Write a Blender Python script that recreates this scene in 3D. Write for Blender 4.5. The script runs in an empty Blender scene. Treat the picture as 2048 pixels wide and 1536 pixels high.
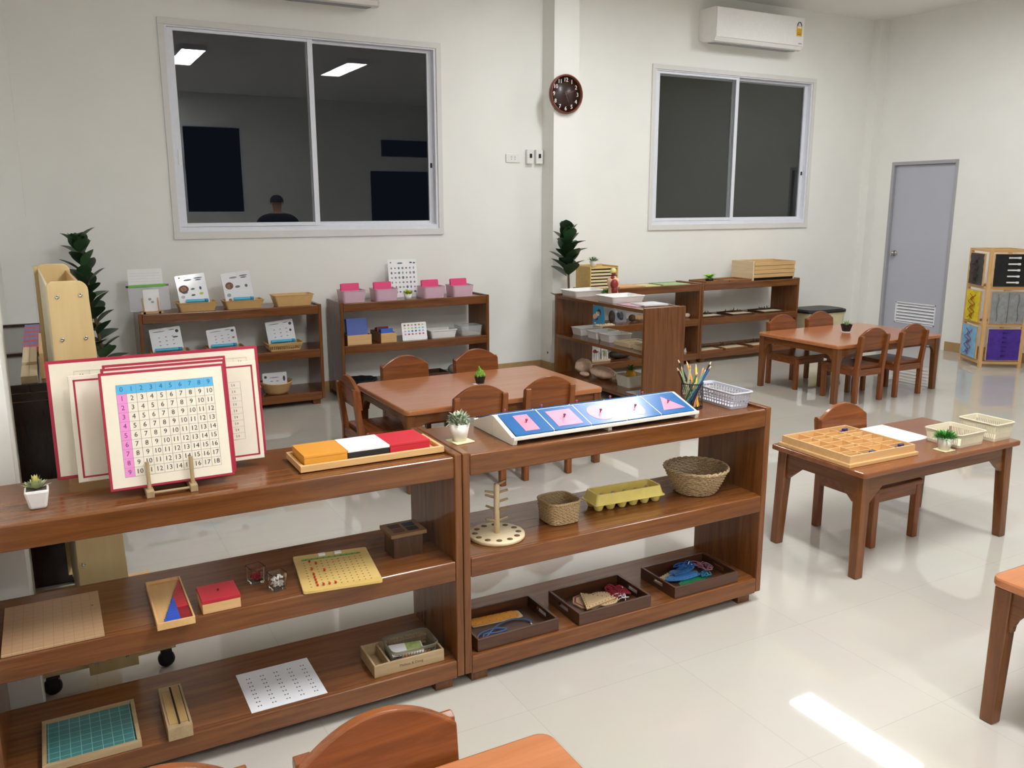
import bpy, bmesh, math, random
from mathutils import Matrix, Vector

# ------------------------------------------------------------------ scene, camera, world, lamps
C = bpy.context.scene.collection
SC = bpy.context.scene
R = math.radians
PI = math.pi
SC.view_settings.view_transform = 'Standard'
SC.view_settings.look = 'None'
SC.view_settings.gamma = 1.0
SC.view_settings.use_curve_mapping = False
SC.view_settings.exposure = 0.0

cam = bpy.data.cameras.new('camera')
cam.sensor_fit = 'HORIZONTAL'
cam.sensor_width = 36.0
cam.lens = 1711.95 / 2048 * 36.0
cam.clip_start = 0.02
cam_ob = bpy.data.objects.new('camera', cam)
C.objects.link(cam_ob)
YAW, PITCH, ROLL = R(28.487), R(11.834), R(-0.0889)
_fw = Vector((math.sin(YAW) * math.cos(PITCH), math.cos(YAW) * math.cos(PITCH), -math.sin(PITCH)))
_rt = Vector((math.cos(YAW), -math.sin(YAW), 0))
_up = _rt.cross(_fw)
_r2 = _rt * math.cos(ROLL) + _up * math.sin(ROLL)
_u2 = -_rt * math.sin(ROLL) + _up * math.cos(ROLL)
_m = Matrix((( _r2.x, _u2.x, -_fw.x, 0), (_r2.y, _u2.y, -_fw.y, 0), (_r2.z, _u2.z, -_fw.z, 1.5825), (0, 0, 0, 1)))
cam_ob.matrix_world = _m
SC.camera = cam_ob

world = bpy.data.worlds.new('night')
SC.world = world
world.use_nodes = True
world.node_tree.nodes['Background'].inputs[0].default_value = (0.004, 0.005, 0.008, 1)
world.node_tree.nodes['Background'].inputs[1].default_value = 1.0

LAMP_COLOUR = (0.945, 0.972, 1.0)
# ceiling panels: x, y, emission strength
LAMP_SPOTS = [(1.98, 1.30, 88.0), (4.21, 1.30, 44.0), (6.60, 5.08, 35.0), (4.21, 5.08, 32.0), (1.72, -1.80, 60.0)]  # last panel is an unseen addition that brightens the left side
# the room
XL, XR, YB, YF, ZC = -0.262, 8.656, 7.10, -3.0, 3.614

# ------------------------------------------------------------------ materials
def lin(c):
    if isinstance(c, str):
        c = [int(c[i:i + 2], 16) / 255 for i in (0, 2, 4)]
    return tuple(x / 12.92 if x <= 0.04045 else ((x + 0.055) / 1.055) ** 2.4 for x in c) + (1.0,)

MATS = {}
def base_mat(name):
    m = bpy.data.materials.new(name)
    m.use_nodes = True
    nt = m.node_tree
    return m, nt, nt.nodes['Principled BSDF']

def plain(name, col, rough=0.5, metal=0.0, var=0.06, scale=30, coat=0.0, trans=0.0, ior=1.45, alpha=1.0, bump=0.0, bscale=200, sss=0.0):
    """a plain surface with faint procedural mottling"""
    if name in MATS: return MATS[name]
    m, nt, b = base_mat(name)
    c = lin(col)
    if var:
        tc = nt.nodes.new('ShaderNodeTexCoord')
        nz = nt.nodes.new('ShaderNodeTexNoise'); nz.inputs['Scale'].default_value = scale
        nz.inputs['Detail'].default_value = 3
        rp = nt.nodes.new('ShaderNodeValToRGB')
        rp.color_ramp.elements[0].position = 0.3; rp.color_ramp.elements[1].position = 0.7
        rp.color_ramp.elements[0].color = tuple(x * (1 - var) for x in c[:3]) + (1,)
        rp.color_ramp.elements[1].color = tuple(min(1, x * (1 + var)) for x in c[:3]) + (1,)
        nt.links.new(tc.outputs['Object'], nz.inputs['Vector'])
        nt.links.new(nz.outputs['Fac'], rp.inputs['Fac'])
        nt.links.new(rp.outputs['Color'], b.inputs['Base Color'])
    else:
        b.inputs['Base Color'].default_value = c
    b.inputs['Roughness'].default_value = rough
    b.inputs['Metallic'].default_value = metal
    b.inputs['Coat Weight'].default_value = coat
    b.inputs['Coat Roughness'].default_value = 0.08
    b.inputs['Transmission Weight'].default_value = trans
    b.inputs['IOR'].default_value = ior
    b.inputs['Alpha'].default_value = alpha
    if bump:
        tc2 = nt.nodes.new('ShaderNodeTexCoord')
        n2 = nt.nodes.new('ShaderNodeTexNoise'); n2.inputs['Scale'].default_value = bscale
        bp = nt.nodes.new('ShaderNodeBump'); bp.inputs['Strength'].default_value = bump; bp.inputs['Distance'].default_value = 0.002
        nt.links.new(tc2.outputs['Object'], n2.inputs['Vector'])
        nt.links.new(n2.outputs['Fac'], bp.inputs['Height'])
        nt.links.new(bp.outputs['Normal'], b.inputs['Normal'])
    MATS[name] = m
    return m

def wood(name, dark, light, axis='x', rough=0.3, coat=0.0, freq=9.0, stretch=14.0, spec=0.5):
    """grain: noise stretched along one axis of the part"""
    if name in MATS: return MATS[name]
    m, nt, b = base_mat(name)
    tc = nt.nodes.new('ShaderNodeTexCoord')
    mp = nt.nodes.new('ShaderNodeMapping')
    s = [freq * stretch / 10] * 3
    s['xyz'.index(axis)] = freq / 10
    mp.inputs['Scale'].default_value = s
    n1 = nt.nodes.new('ShaderNodeTexNoise'); n1.inputs['Scale'].default_value = 3.0
    n1.inputs['Detail'].default_value = 6; n1.inputs['Roughness'].default_value = 0.65; n1.inputs['Distortion'].default_value = 0.6
    rp = nt.nodes.new('ShaderNodeValToRGB')
    rp.color_ramp.elements[0].position = 0.30; rp.color_ramp.elements[1].position = 0.72
    rp.color_ramp.elements[0].color = lin(dark); rp.color_ramp.elements[1].color = lin(light)
    nt.links.new(tc.outputs['Object'], mp.inputs['Vector'])
    nt.links.new(mp.outputs['Vector'], n1.inputs['Vector'])
    nt.links.new(n1.outputs['Fac'], rp.inputs['Fac'])
    nt.links.new(rp.outputs['Color'], b.inputs['Base Color'])
    b.inputs['Roughness'].default_value = rough
    b.inputs['Specular IOR Level'].default_value = spec
    b.inputs['Coat Weight'].default_value = coat
    b.inputs['Coat Roughness'].default_value = 0.1
    bp = nt.nodes.new('ShaderNodeBump'); bp.inputs['Strength'].default_value = 0.04; bp.inputs['Distance'].default_value = 0.001
    nt.links.new(n1.outputs['Fac'], bp.inputs['Height'])
    nt.links.new(bp.outputs['Normal'], b.inputs['Normal'])
    MATS[name] = m
    return m

BD, BL = '5b3316', '825029'
TEAK = {a: wood('teak_' + a, BD, BL, a, 0.20, 0.0) for a in 'xyz'}
CHW = {a: wood('chair_teak_' + a, '6b391a', '935327', a, 0.24, 0.0) for a in 'xyz'}
TABT = wood('table_teak', 'a8673f', 'b9774b', 'x', 0.20, 0.2, freq=6)
TABD = wood('table_teak_dark', '743f21', '8e5631', 'x', 0.18, 0.1, freq=6)
BEECH = {a: wood('beech_' + a, 'cf9f62', 'e2b880', a, 0.45, 0.0) for a in 'xyz'}
PALE = {a: wood('pale_wood_' + a, 'd9c196', 'ead8b4', a, 0.5, 0.0) for a in 'xyz'}
TANW = {a: wood('tan_wood_' + a, '98805e', 'b59b74', a, 0.45, 0.0) for a in 'xyz'}
ESPR = {a: wood('espresso_wood_' + a, '24120d', '3a1e15', a, 0.22, 0.2) for a in 'xyz'}
DARKT = {a: wood('dark_tray_wood_' + a, '3a2012', '573420', a, 0.35, 0.1) for a in 'xyz'}
PLY = wood('cream_ply', 'c8ac76', 'd6bd8a', 'z', 0.4, 0.1, freq=4)
ORWOOD = {a: wood('box_wood_' + a, 'cfa068', 'dcb581', a, 0.45) for a in 'xyz'}
WALL = plain('wall_paint', 'f0efe9', 0.7, var=0.015, scale=3, bump=0.05, bscale=150)
CEIL = plain('ceiling_paint', 'f3f1ec', 0.8, var=0.01, scale=3)
WHITEM = plain('white_aluminium', 'e4e6ee', 0.4, var=0.02)
CASING = plain('casing_white', 'dedcd8', 0.5, var=0.01)
WHITEP = plain('white_plastic', 'eceae6', 0.35, var=0.02)
PAPER = plain('white_paper', 'f4f3f2', 0.6, var=0.02)
LAMIN = plain('laminated_paper', 'e9e9ec', 0.12, var=0.02, coat=0.6)
BLACKP = plain('black_plastic', '17171a', 0.4, var=0.1)
DARKINK = plain('dark_ink', '3a3d45', 0.6, var=0.0)
GREYINK = plain('grey_ink', '8b8d94', 0.6, var=0.0)
RED = plain('crimson_edge', 'a51a38', 0.4, var=0.05)
CREAMB = plain('cream_board', 'e6dcc8', 0.35, var=0.02, coat=0.2)
STEEL = plain('steel', 'b9b7b2', 0.22, metal=1.0, var=0.03)
GLASSY = plain('clear_glass', 'ffffff', 0.02, var=0, trans=1.0, ior=1.45)

def floor_mat():
    m, nt, b = base_mat('polished_tiles')
    tc = nt.nodes.new('ShaderNodeTexCoord')
    br = nt.nodes.new('ShaderNodeTexBrick')
    br.offset = 0.0; br.squash = 1.0
    br.inputs['Scale'].default_value = 1.0
    br.inputs['Brick Width'].default_value = 0.60; br.inputs['Row Height'].default_value = 0.60
    br.inputs['Mortar Size'].default_value = 0.0009; br.inputs['Mortar Smooth'].default_value = 0.1
    br.inputs['Color1'].default_value = lin('c6c0b5'); br.inputs['Color2'].default_value = lin('c3bdb2')
    br.inputs['Mortar'].default_value = lin('b3ada2')
    mp = nt.nodes.new('ShaderNodeMapping'); mp.inputs['Location'].default_value = (-0.02, 0.26, 0)
    nz = nt.nodes.new('ShaderNodeTexNoise'); nz.inputs['Scale'].default_value = 2.2; nz.inputs['Detail'].default_value = 5
    mx = nt.nodes.new('ShaderNodeMix'); mx.data_type = 'RGBA'; mx.blend_type = 'MULTIPLY'; mx.inputs[0].default_value = 0.12
    nt.links.new(tc.outputs['Object'], mp.inputs['Vector']); nt.links.new(mp.outputs['Vector'], br.inputs['Vector'])
    nt.links.new(tc.outputs['Object'], nz.inputs['Vector'])
    nt.links.new(br.outputs['Color'], mx.inputs[6]); nt.links.new(nz.outputs['Color'], mx.inputs[7])
    nt.links.new(mx.outputs[2], b.inputs['Base Color'])
    b.inputs['Roughness'].default_value = 0.03
    b.inputs['Specular IOR Level'].default_value = 1.0
    return m
FLOORM = floor_mat()

def weave(name, c1, c2, scale=90, rough=0.7):
    if name in MATS: return MATS[name]
    m, nt, b = base_mat(name)
    tc = nt.nodes.new('ShaderNodeTexCoord')
    wv = nt.nodes.new('ShaderNodeTexWave'); wv.bands_direction = 'DIAGONAL'
    wv.inputs['Scale'].default_value = scale; wv.inputs['Distortion'].default_value = 3; wv.inputs['Detail'].default_value = 2
    rp = nt.nodes.new('ShaderNodeValToRGB')
    rp.color_ramp.elements[0].color = lin(c1); rp.color_ramp.elements[1].color = lin(c2)
    bp = nt.nodes.new('ShaderNodeBump'); bp.inputs['Strength'].default_value = 0.5; bp.inputs['Distance'].default_value = 0.002
    nt.links.new(tc.outputs['Object'], wv.inputs['Vector'])
    nt.links.new(wv.outputs['Fac'], rp.inputs['Fac']); nt.links.new(rp.outputs['Color'], b.inputs['Base Color'])
    nt.links.new(wv.outputs['Fac'], bp.inputs['Height']); nt.links.new(bp.outputs['Normal'], b.inputs['Normal'])
    b.inputs['Roughness'].default_value = rough
    MATS[name] = m
    return m

def emit(name, col, strength):
    m, nt, b = base_mat(name)
    b.inputs['Base Color'].default_value = (0.8, 0.8, 0.8, 1)
    b.inputs['Emission Color'].default_value = tuple(col) + (1,)
    b.inputs['Emission Strength'].default_value = strength
    return m

# ------------------------------------------------------------------ mesh builder
_TXT = {}
def text_mesh(s, bold=False):
    if s in _TXT: return _TXT[s]
    cu = bpy.data.curves.new('t', 'FONT'); cu.body = s; cu.size = 1.0
    cu.align_x = 'CENTER'; cu.align_y = 'CENTER'; cu.resolution_u = 2
    cu.fill_mode = 'FRONT'
    ob = bpy.data.objects.new('t', cu); C.objects.link(ob)
    bpy.context.view_layer.update()
    dg = bpy.context.evaluated_depsgraph_get()
    me = bpy.data.meshes.new_from_object(ob.evaluated_get(dg))
    bpy.data.objects.remove(ob)
    _TXT[s] = me
    return me

class MB:
    """collects shapes in the local space of a thing; build() links them as one mesh object"""
    def __init__(s, mat=None):
        s.bm = bmesh.new(); s.mats = []; s.M = Matrix.Identity(4); s.cur = 0
        if mat is not None: s.use(mat)
    def use(s, mat):
        if mat not in s.mats: s.mats.append(mat)
        s.cur = s.mats.index(mat); return s
    def merge(s, t, smooth=False):
        t.transform(s.M)
        for f in t.faces:
            f.material_index = s.cur; f.smooth = smooth
        me = bpy.data.meshes.new('tmp'); t.to_mesh(me); t.free()
        s.bm.from_mesh(me); bpy.data.meshes.remove(me)
        return s
    def box(s, x0, x1, y0, y1, z0, z1, b=0.0, seg=2, taper=None):
        t = bmesh.new()
        bmesh.ops.create_cube(t, size=1.0)
        for v in t.verts:
            v.co = Vector((x0 if v.co.x < 0 else x1, y0 if v.co.y < 0 else y1, z0 if v.co.z < 0 else z1))
        if taper:      # shrink the bottom towards the middle
            cx, cy = (x0 + x1) / 2, (y0 + y1) / 2
            for v in t.verts:
                if abs(v.co.z - min(z0, z1)) < 1e-9:
                    v.co.x = cx + (v.co.x - cx) * taper; v.co.y = cy + (v.co.y - cy) * taper
        if b: bmesh.ops.bevel(t, geom=t.edges[:], offset=b, segments=seg, profile=0.5, affect='EDGES')
        return s.merge(t, bool(b) and seg > 1 and False)
    def prism(s, poly, axis, a0, a1, b=0.0, smooth=False):
        """extrude a 2D outline; axis x: outline in (y,z); y: (x,z); z: (x,y)"""
        t = bmesh.new()
        def mk(p, a):
            return {'x': (a, p[0], p[1]), 'y': (p[0], a, p[1]), 'z': (p[0], p[1], a)}[axis]
        v0 = [t.verts.new(mk(p, a0)) for p in poly]; v1 = [t.verts.new(mk(p, a1)) for p in poly]
        t.faces.new(v0); t.faces.new(v1[::-1])
        n = len(poly)
        for i in range(n):
            t.faces.new((v0[i], v1[i], v1[(i + 1) % n], v0[(i + 1) % n]))
        bmesh.ops.recalc_face_normals(t, faces=t.faces[:])
        if b:
            es = [e for e in t.edges if len(e.link_faces) == 2 and e.link_faces[0].normal.angle(e.link_faces[1].normal) > 0.7]
            bmesh.ops.bevel(t, geom=es, offset=b, segments=2, profile=0.5, affect='EDGES')
        return s.merge(t, smooth)
    def lathe(s, prof, n=32, cx=0, cy=0, smooth=True, sx=1.0, sy=1.0):
        t = bmesh.new(); rings = []
        for r, z in prof:
            if r < 1e-6: rings.append([t.verts.new((cx, cy, z))])
            else: rings.append([t.verts.new((cx + sx * r * math.cos(2 * PI * i / n), cy + sy * r * math.sin(2 * PI * i / n), z)) for i in range(n)])
        for a, b in zip(rings, rings[1:]):
            for i in range(n):
                j = (i + 1) % n
                q = [a[i % len(a)], a[j % len(a)], b[j % len(b)], b[i % len(b)]]
                q2 = []
                for v in q:
                    if v not in q2: q2.append(v)
                if len(q2) > 2: t.faces.new(q2)
        bmesh.ops.recalc_face_normals(t, faces=t.faces[:])
        return s.merge(t, smooth)
    def tube(s, pts, r, n=8, closed=False, smooth=True):
        t = bmesh.new(); P = [Vector(p) for p in pts]; rings = []
        N = len(P); prev = None
        rr = r if isinstance(r, (list, tuple)) else [r] * N
        for i in range(N):
            if closed: d = P[(i + 1) % N] - P[i - 1]
            else: d = P[min(i + 1, N - 1)] - P[max(i - 1, 0)]
            d.normalize()
            if prev is None:
                a = Vector((0, 0, 1)) if abs(d.z) < 0.9 else Vector((1, 0, 0))
                u = d.cross(a).normalized()
            else:
                u = (prev - d * prev.dot(d)).normalized()
            prev = u; w = d.cross(u)
            rings.append([t.verts.new(P[i] + (u * math.cos(2 * PI * k / n) + w * math.sin(2 * PI * k / n)) * rr[i]) for k in range(n)])
        for i in range(N if closed else N - 1):
            a, b = rings[i], rings[(i + 1) % N]
            for k in range(n): t.faces.new((a[k], a[(k + 1) % n], b[(k + 1) % n], b[k]))
        if not closed:
            t.faces.new(rings[0][::-1]); t.faces.new(rings[-1])
        bmesh.ops.recalc_face_normals(t, faces=t.faces[:])
        return s.merge(t, smooth)
    def cyl(s, p, q, r, n=16): return s.tube([p, q], r, n, smooth=False)
    def ball(s, c, r, u=12, v=8, sz=(1, 1, 1)):
        t = bmesh.new(); bmesh.ops.create_uvsphere(t, u_segments=u, v_segments=v, radius=r)
        for w in t.verts: w.co = Vector((w.co.x * sz[0] + c[0], w.co.y * sz[1] + c[1], w.co.z * sz[2] + c[2]))
        return s.merge(t, True)
    def quad(s, a, b, c, d):
        t = bmesh.new(); t.faces.new([t.verts.new(p) for p in (a, b, c, d)]); return s.merge(t)
    def text(s, txt, size, x, z, y=0.0, plane='xz', sx=1.0):
        """lettering lying in the xz plane (facing -y) or in the xy plane (facing +z)"""
        t = bmesh.new(); t.from_mesh(text_mesh(txt))
        for v in t.verts:
            a, b = v.co.x * size * sx, v.co.y * size
            v.co = Vector((x + a, y, z + b)) if plane == 'xz' else Vector((x + a, y + b, z))
        return s.merge(t)
    def build(s, name, parent=None, mods=None, smooth=None):
        me = bpy.data.meshes.new(name); s.bm.to_mesh(me); s.bm.free()
        for m in s.mats: me.materials.append(m)
        if smooth is not None:
            for p in me.polygons: p.use_smooth = smooth
        ob = bpy.data.objects.new(name, me); C.objects.link(ob)
        if parent is not None: ob.parent = parent
        if mods: mods(ob)
        return ob

def rrect(x0, x1, y0, y1, r, n=5):
    p = []
    for cx, cy, a in ((x1 - r, y1 - r, 0), (x0 + r, y1 - r, 90), (x0 + r, y0 + r, 180), (x1 - r, y0 + r, 270)):
        for k in range(n + 1):
            t = R(a + 90 * k / n); p.append((cx + r * math.cos(t), cy + r * math.sin(t)))
    return p

def thing(name, label, cat, loc=(0, 0, 0), rz=0.0, group=None):
    o = bpy.data.objects.new(name, None); C.objects.link(o)
    o.empty_display_size = 0.05
    o.location = loc; o.rotation_euler = (0, 0, rz)
    o['label'] = label; o['category'] = cat
    if group: o['group'] = group
    return o
def tag(o, label, cat, loc=(0, 0, 0), rz=0.0, group=None):
    o.location = loc; o.rotation_euler = (0, 0, rz)
    o['label'] = label; o['category'] = cat
    if group: o['group'] = group
    return o
def dup(root, label, loc, rz=0.0, group=None):
    r = root.copy(); C.objects.link(r); r.location = loc; r.rotation_euler = (root.rotation_euler[0], root.rotation_euler[1], rz)
    r['label'] = label
    if group: r['group'] = group
    for ch in list(root.children):
        c = ch.copy(); C.objects.link(c); c.parent = r
        for g in list(ch.children):
            d = g.copy(); C.objects.link(d); d.parent = c
    return r
def struct(o):
    o['kind'] = 'structure'; return o
def S(bm_name, mb, parent=None):
    o = mb.build(bm_name, parent)
    if parent is None: struct(o)
    return o
def sroot(name, loc=(0, 0, 0)):
    o = bpy.data.objects.new(name, None); C.objects.link(o); o.location = loc; o['kind'] = 'structure'; return o

# ------------------------------------------------------------------ the room
def wall_with_holes(name, x0, x1, z0, z1, ya, yb, holes, mat):
    """wall slab in the xz plane, split around rectangular holes"""
    m = MB(mat)
    xs = sorted({x0, x1, *[h[0] for h in holes], *[h[1] for h in holes]})
    for a, b in zip(xs, xs[1:]):
        cuts = sorted([(h[2], h[3]) for h in holes if h[0] <= a + 1e-6 and h[1] >= b - 1e-6])
        z = z0
        for c0, c1 in cuts:
            if c0 > z: m.box(a, b, ya, yb, z, c0)
            z = c1
        if z < z1: m.box(a, b, ya, yb, z, z1)
    bmesh.ops.remove_doubles(m.bm, verts=m.bm.verts[:], dist=1e-5)
    return S(name, m)

W1 = (0.945, 3.115, 1.380, 2.885)
W2 = (5.465, 7.620, 1.380, 2.885)
S('floor', MB(FLOORM).box(XL - .2, XR + .2, YF - .2, YB + .2, -0.1, 0))
S('ceiling', MB(CEIL).box(XL - .2, XR + .2, YF - .2, YB + .2, ZC, ZC + 0.1))
wall_with_holes('wall_back', XL - .2, XR + .2, 0, ZC, YB, YB + 0.12, [W1, W2], WALL)
S('wall_left', MB(WALL).box(XL - .12, XL, YF, YB, 0, ZC))
wr = MB(WALL)
wr.box(XR, XR + .12, YF, 5.98, 0, ZC).box(XR, XR + .12, 6.806, YB, 0, ZC).box(XR, XR + .12, 5.98, 6.806, 2.05, ZC)
S('wall_right', wr)
wall_with_holes('wall_front', XL - .2, XR + .2, 0, ZC, YF - .12, YF, [(2.44, 3.56, 1.42, 3.05), (6.05, 7.60, 0, 2.31), (6.30, 7.60, 2.52, 2.94)], WALL)
# pillars: one between the windows, slim ones in the corners and on the left wall
S('trim_1', MB(WALL).box(4.175, 4.437, 6.895, YB, 0, ZC))
S('trim_2', MB(WALL).box(XL, -0.077, YB - 0.16, YB, 0, ZC))
S('trim_3', MB(WALL).box(XL, -0.135, 2.80, 3.17, 0, ZC))
S('trim_4', MB(WALL).box(XR - 0.14, XR, YB - 0.10, YB, 0, ZC))
SKIRT = plain('brown_skirting_tile', 'b08f63', 0.25, var=0.08, scale=12)
S('baseboard_back', MB(SKIRT).box(-0.077, 4.175, YB - .012, YB, 0, .10, .002).box(4.437, XR - .14, YB - .012, YB, 0, .10, .002))
S('baseboard_pillar', MB(SKIRT).box(4.163, 4.175, 6.883, YB - .012, 0, .10).box(4.175, 4.437, 6.883, 6.895, 0, .10).box(4.437, 4.449, 6.883, YB - .012, 0, .10))
S('baseboard_right', MB(SKIRT).box(XR - .012, XR, YF, 5.93, 0, .10, .002))
S('baseboard_left', MB(SKIRT).box(XL, XL + .012, 3.17, 6.94, 0, .10, .002))

def night_pane():
    m, nt, b = base_mat('night_window_glass')
    b.inputs['Base Color'].default_value = (0.9, 0.95, 0.93, 1)
    b.inputs['Roughness'].default_value = 0.0
    b.inputs['Transmission Weight'].default_value = 1.0
    b.inputs['IOR'].default_value = 1.5
    return m
PANE = night_pane()
NET = plain('insect_screen', '101412', 0.8, var=0.05, scale=300, alpha=1.0)
DARKBLIND = plain('dark_outdoors', '14181c', 0.9, var=0.4, scale=2)

def window(n, w, screen):
    x0, x1, z0, z1 = w
    r = sroot('window_%d' % n, ((x0 + x1) / 2, YB, z0))
    hw, h = (x1 - x0) / 2, z1 - z0
    f = MB(CASING)
    # flat casing round the opening, sitting proud of the wall
    e = 0.045
    f.box(-hw - e, hw + e, -.012, 0, h, h + e, .002).box(-hw - e, hw + e, -.016, 0, -.056, 0, .002)
    f.box(-hw - e, -hw, -.012, 0, 0, h, .002).box(hw, hw + e, -.012, 0, 0, h, .002)
    # jambs through the wall
    f.use(WHITEM)
    f.box(-hw, -hw + .02, 0, .115, 0, h).box(hw - .02, hw, 0, .115, 0, h).box(-hw + .02, hw - .02, 0, .115, h - .012, h).box(-hw + .02, hw - .02, 0, .115, 0, .035)
    f.box(-hw + .02, hw - .02, .040, .046, .035, .05)
    f.build('window_frame', r)
    def sash(xa, xb, y, lock):
        s = MB(WHITEM); t = 0.042
        s.box(xa, xa + t, y, y + .026, .037, h - .013, .002).box(xb - t, xb, y, y + .026, .037, h - .013, .002)
        s.box(xa + t, xb - t, y, y + .026, h - .013 - t * .55, h - .013, .002).box(xa + t, xb - t, y, y + .026, .037, .037 + t * .7, .002)
        o = s.build('sash', r)
        MB(PANE).box(xa + t, xb - t, y + .011, y + .016, .037 + t * .7, h - .013 - t * .55).build('pane', o)
        if lock == 'r':
            MB(BLACKP).box(xb - .028, xb - .012, y - .012, y, .52, .56, .003).build('latch', o)
        else:
            MB(WHITEP).box(xa + .012, xa + .026, y - .006, y, .50, .62, .003).build('pull', o)
    sash(-hw + .02, 0.022, .010, 'l')
    sash(-0.022, hw - .02, .052, 'r')
    if screen:
        k = MB(WHITEM)
        k.box(-hw + .02, hw - .02, .090, .100, .037, .06).box(-hw + .02, hw - .02, .090, .100, h - .045, h - .013)
        k.build('screen_frame', r)
        MB(NET).box(-hw + .02, hw - .02, .094, .097, .06, h - .045).build('insect_screen', r)
    return r
window(1, W1, False)
window(2, W2, True)
# windows and doors of the wall behind the camera (seen mirrored in the night glass)
def opening_frame(name, x0, x1, z0, z1, mat, kids=None):
    r = sroot(name, ((x0 + x1) / 2, YF, z0)); hw, h = (x1 - x0) / 2, z1 - z0
    f = MB(mat); t = .04
    f.box(-hw, -hw + t, -.12, .01, 0, h).box(hw - t, hw, -.12, .01, 0, h).box(-hw + t, hw - t, -.12, .01, h - t, h)
    if z0 > 0.1: f.box(-hw + t, hw - t, -.12, .01, 0, t)
    f.build('window_frame' if z0 > .1 else 'door_frame', r)
    return r
opening_frame('window_3', 2.44, 3.56, 1.42, 3.05, WHITEM)
opening_frame('window_4', 6.30, 7.60, 2.52, 2.94, WHITEM)
opening_frame('door_2', 6.05, 7.60, 0.0, 2.31, WHITEM)

# door in the right wall
GREYD = plain('grey_door_paint', 'b9bac4', 0.35, var=0.015, scale=4)
GREYF = plain('grey_door_frame', 'a9a9ac', 0.4, var=0.015, scale=4)
dr = sroot('door_1', (XR, 6.393, 0))
f = MB(GREYF); hw = .413
f.box(-.006, .10, -hw, -hw + .035, 0, 2.05, .002).box(-.006, .10, hw - .035, hw, 0, 2.05, .002).box(-.006, .10, -hw + .035, hw - .035, 2.012, 2.05, .002)
f.build('door_frame', dr)
f = MB(GREYD); a = hw - .038
LY0, LY1, LZ0, LZ1 = -.29, .225, .235, .475
f.box(.03, .065, -a, LY0, .008, 2.008).box(.03, .065, LY1, a, .008, 2.008).box(.03, .065, LY0, LY1, .008, LZ0).box(.03, .065, LY0, LY1, LZ1, 2.008)
leaf = f.build('door_leaf', dr)
f = MB(plain('white_louvre', 'f0f0f4', 0.4, var=.01))
f.box(.024, .066, LY0, LY0 + .012, LZ0, LZ1).box(.024, .066, LY1 - .012, LY1, LZ0, LZ1).box(.024, .066, LY0, LY1, LZ0, LZ0 + .012).box(.024, .066, LY0, LY1, LZ1 - .012, LZ1)
for k in range(6):
    z = LZ0 + .02 + k * .036
    f.prism([(.028, z), (.034, z - .003), (.064, z + .022), (.058, z + .027)], 'y', LY0 + .01, LY1 - .01)
f.build('louvre', leaf)
f = MB(STEEL)
f.M = Matrix.Translation((.03, .30, 1.025)) @ Matrix.Rotation(R(-90), 4, 'Y')
f.lathe([(0, 0), (.032, 0), (.032, .006), (.012, .010), (.011, .030), (.024, .036), (.028, .050), (.022, .064), (0, .068)], 24)
f.build('door_knob', leaf)

# ceiling panels
LAMPM = emit('lamp_diffuser', LAMP_COLOUR, LAMP_SPOTS[0][2])
lt = thing('ceiling_light', 'long white ceiling light panel near the left wall, lit', 'ceiling light', (LAMP_SPOTS[0][0], LAMP_SPOTS[0][1], ZC - .03), 0, 'ceiling light panels')
f = MB(WHITEM)
f.box(-.17, .17, -.70, -.68, -.035, .03).box(-.17, .17, .68, .70, -.035, .03).box(-.17, -.15, -.68, .68, -.035, .03).box(.15, .17, -.68, .68, -.035, .03)
f.build('frame', lt)
MB(LAMPM).box(-.15, .15, -.68, .68, -.030, -.022).build('diffuser', lt)
for k, (lx, ly, lp) in enumerate(LAMP_SPOTS[1:]):
    o = dup(lt, ['lit ceiling panel mirrored in the right pane of the left window', 'lit ceiling panel over the table by the grey door', 'lit ceiling panel over the table with five chairs', 'unseen ceiling panel added behind the camera to brighten the left wall'][k], (lx, ly, ZC - .03))
    for c in o.children:
        if c.name.startswith('diffuser'):
            c.data = c.data.copy(); c.data.materials[0] = emit('lamp_diffuser', LAMP_COLOUR, lp)

# ------------------------------------------------------------------ low open shelves
def shelf(label, x, y, rz=0.0, w=1.345, d=0.385, group='low wooden three-tier shelves', h=0.812, W=None):
    """x, y: middle of the footprint; the front edge rails face local -y"""
    t = thing('shelf_unit', label, 'shelf', (x, y, 0), rz, group)
    a, e = w / 2, d / 2; p = 0.026; W = W or TEAK
    for s in (-1, 1):
        xa, xb = (-a, -a + p) if s < 0 else (a - p, a)
        MB(W['z']).box(xa, xb, -e, e, .045 if W is TEAK else .0, h, .004).build('side_panel', t)
    xa, xb = -a + p, a - p
    for nm, z, r in (('top_board', h - .012, .066), ('middle_shelf', .455, .064), ('bottom_shelf', .105, .060)):
        m = MB(W['x'])
        m.box(xa, xb, -e + .022, e - .002, z - .026, z)
        zr = z + (.006 if nm == 'top_board' else .0)
        m.box(xa, xb, -e, -e + .026, zr - r - .005, zr, .006, 3)
        m.build(nm, t)
    for sx in (-1, 1):
        for sy in (-1, 1):
            cx, cy = sx * (a - .065), sy * (e - .055)
            MB(W['z']).box(cx - .03, cx + .03, cy - .03, cy + .03, 0, .078).build('foot', t)
    return t
FY = 2.36      # front of the near pair
shelf('near low shelf at the left holding the red-edged number charts', -.245 + .6725, FY + .1925)
shelf('near low shelf on the right topped by the blue and pink inset stand', 1.102 + .6625, FY + .1925, w=1.325)
shelf('low shelf against the back wall with tan baskets and leaning picture cards', .56 + .6725, 6.687 + .1865, d=.373)
shelf('low shelf against the back wall with pink card boxes on top', 2.057 + .6725, 6.687 + .1865, d=.373)
shelf('low shelf standing at right angles to the wall, white baskets on top', 4.145, 5.825, R(90), w=1.31, d=.394)
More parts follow.
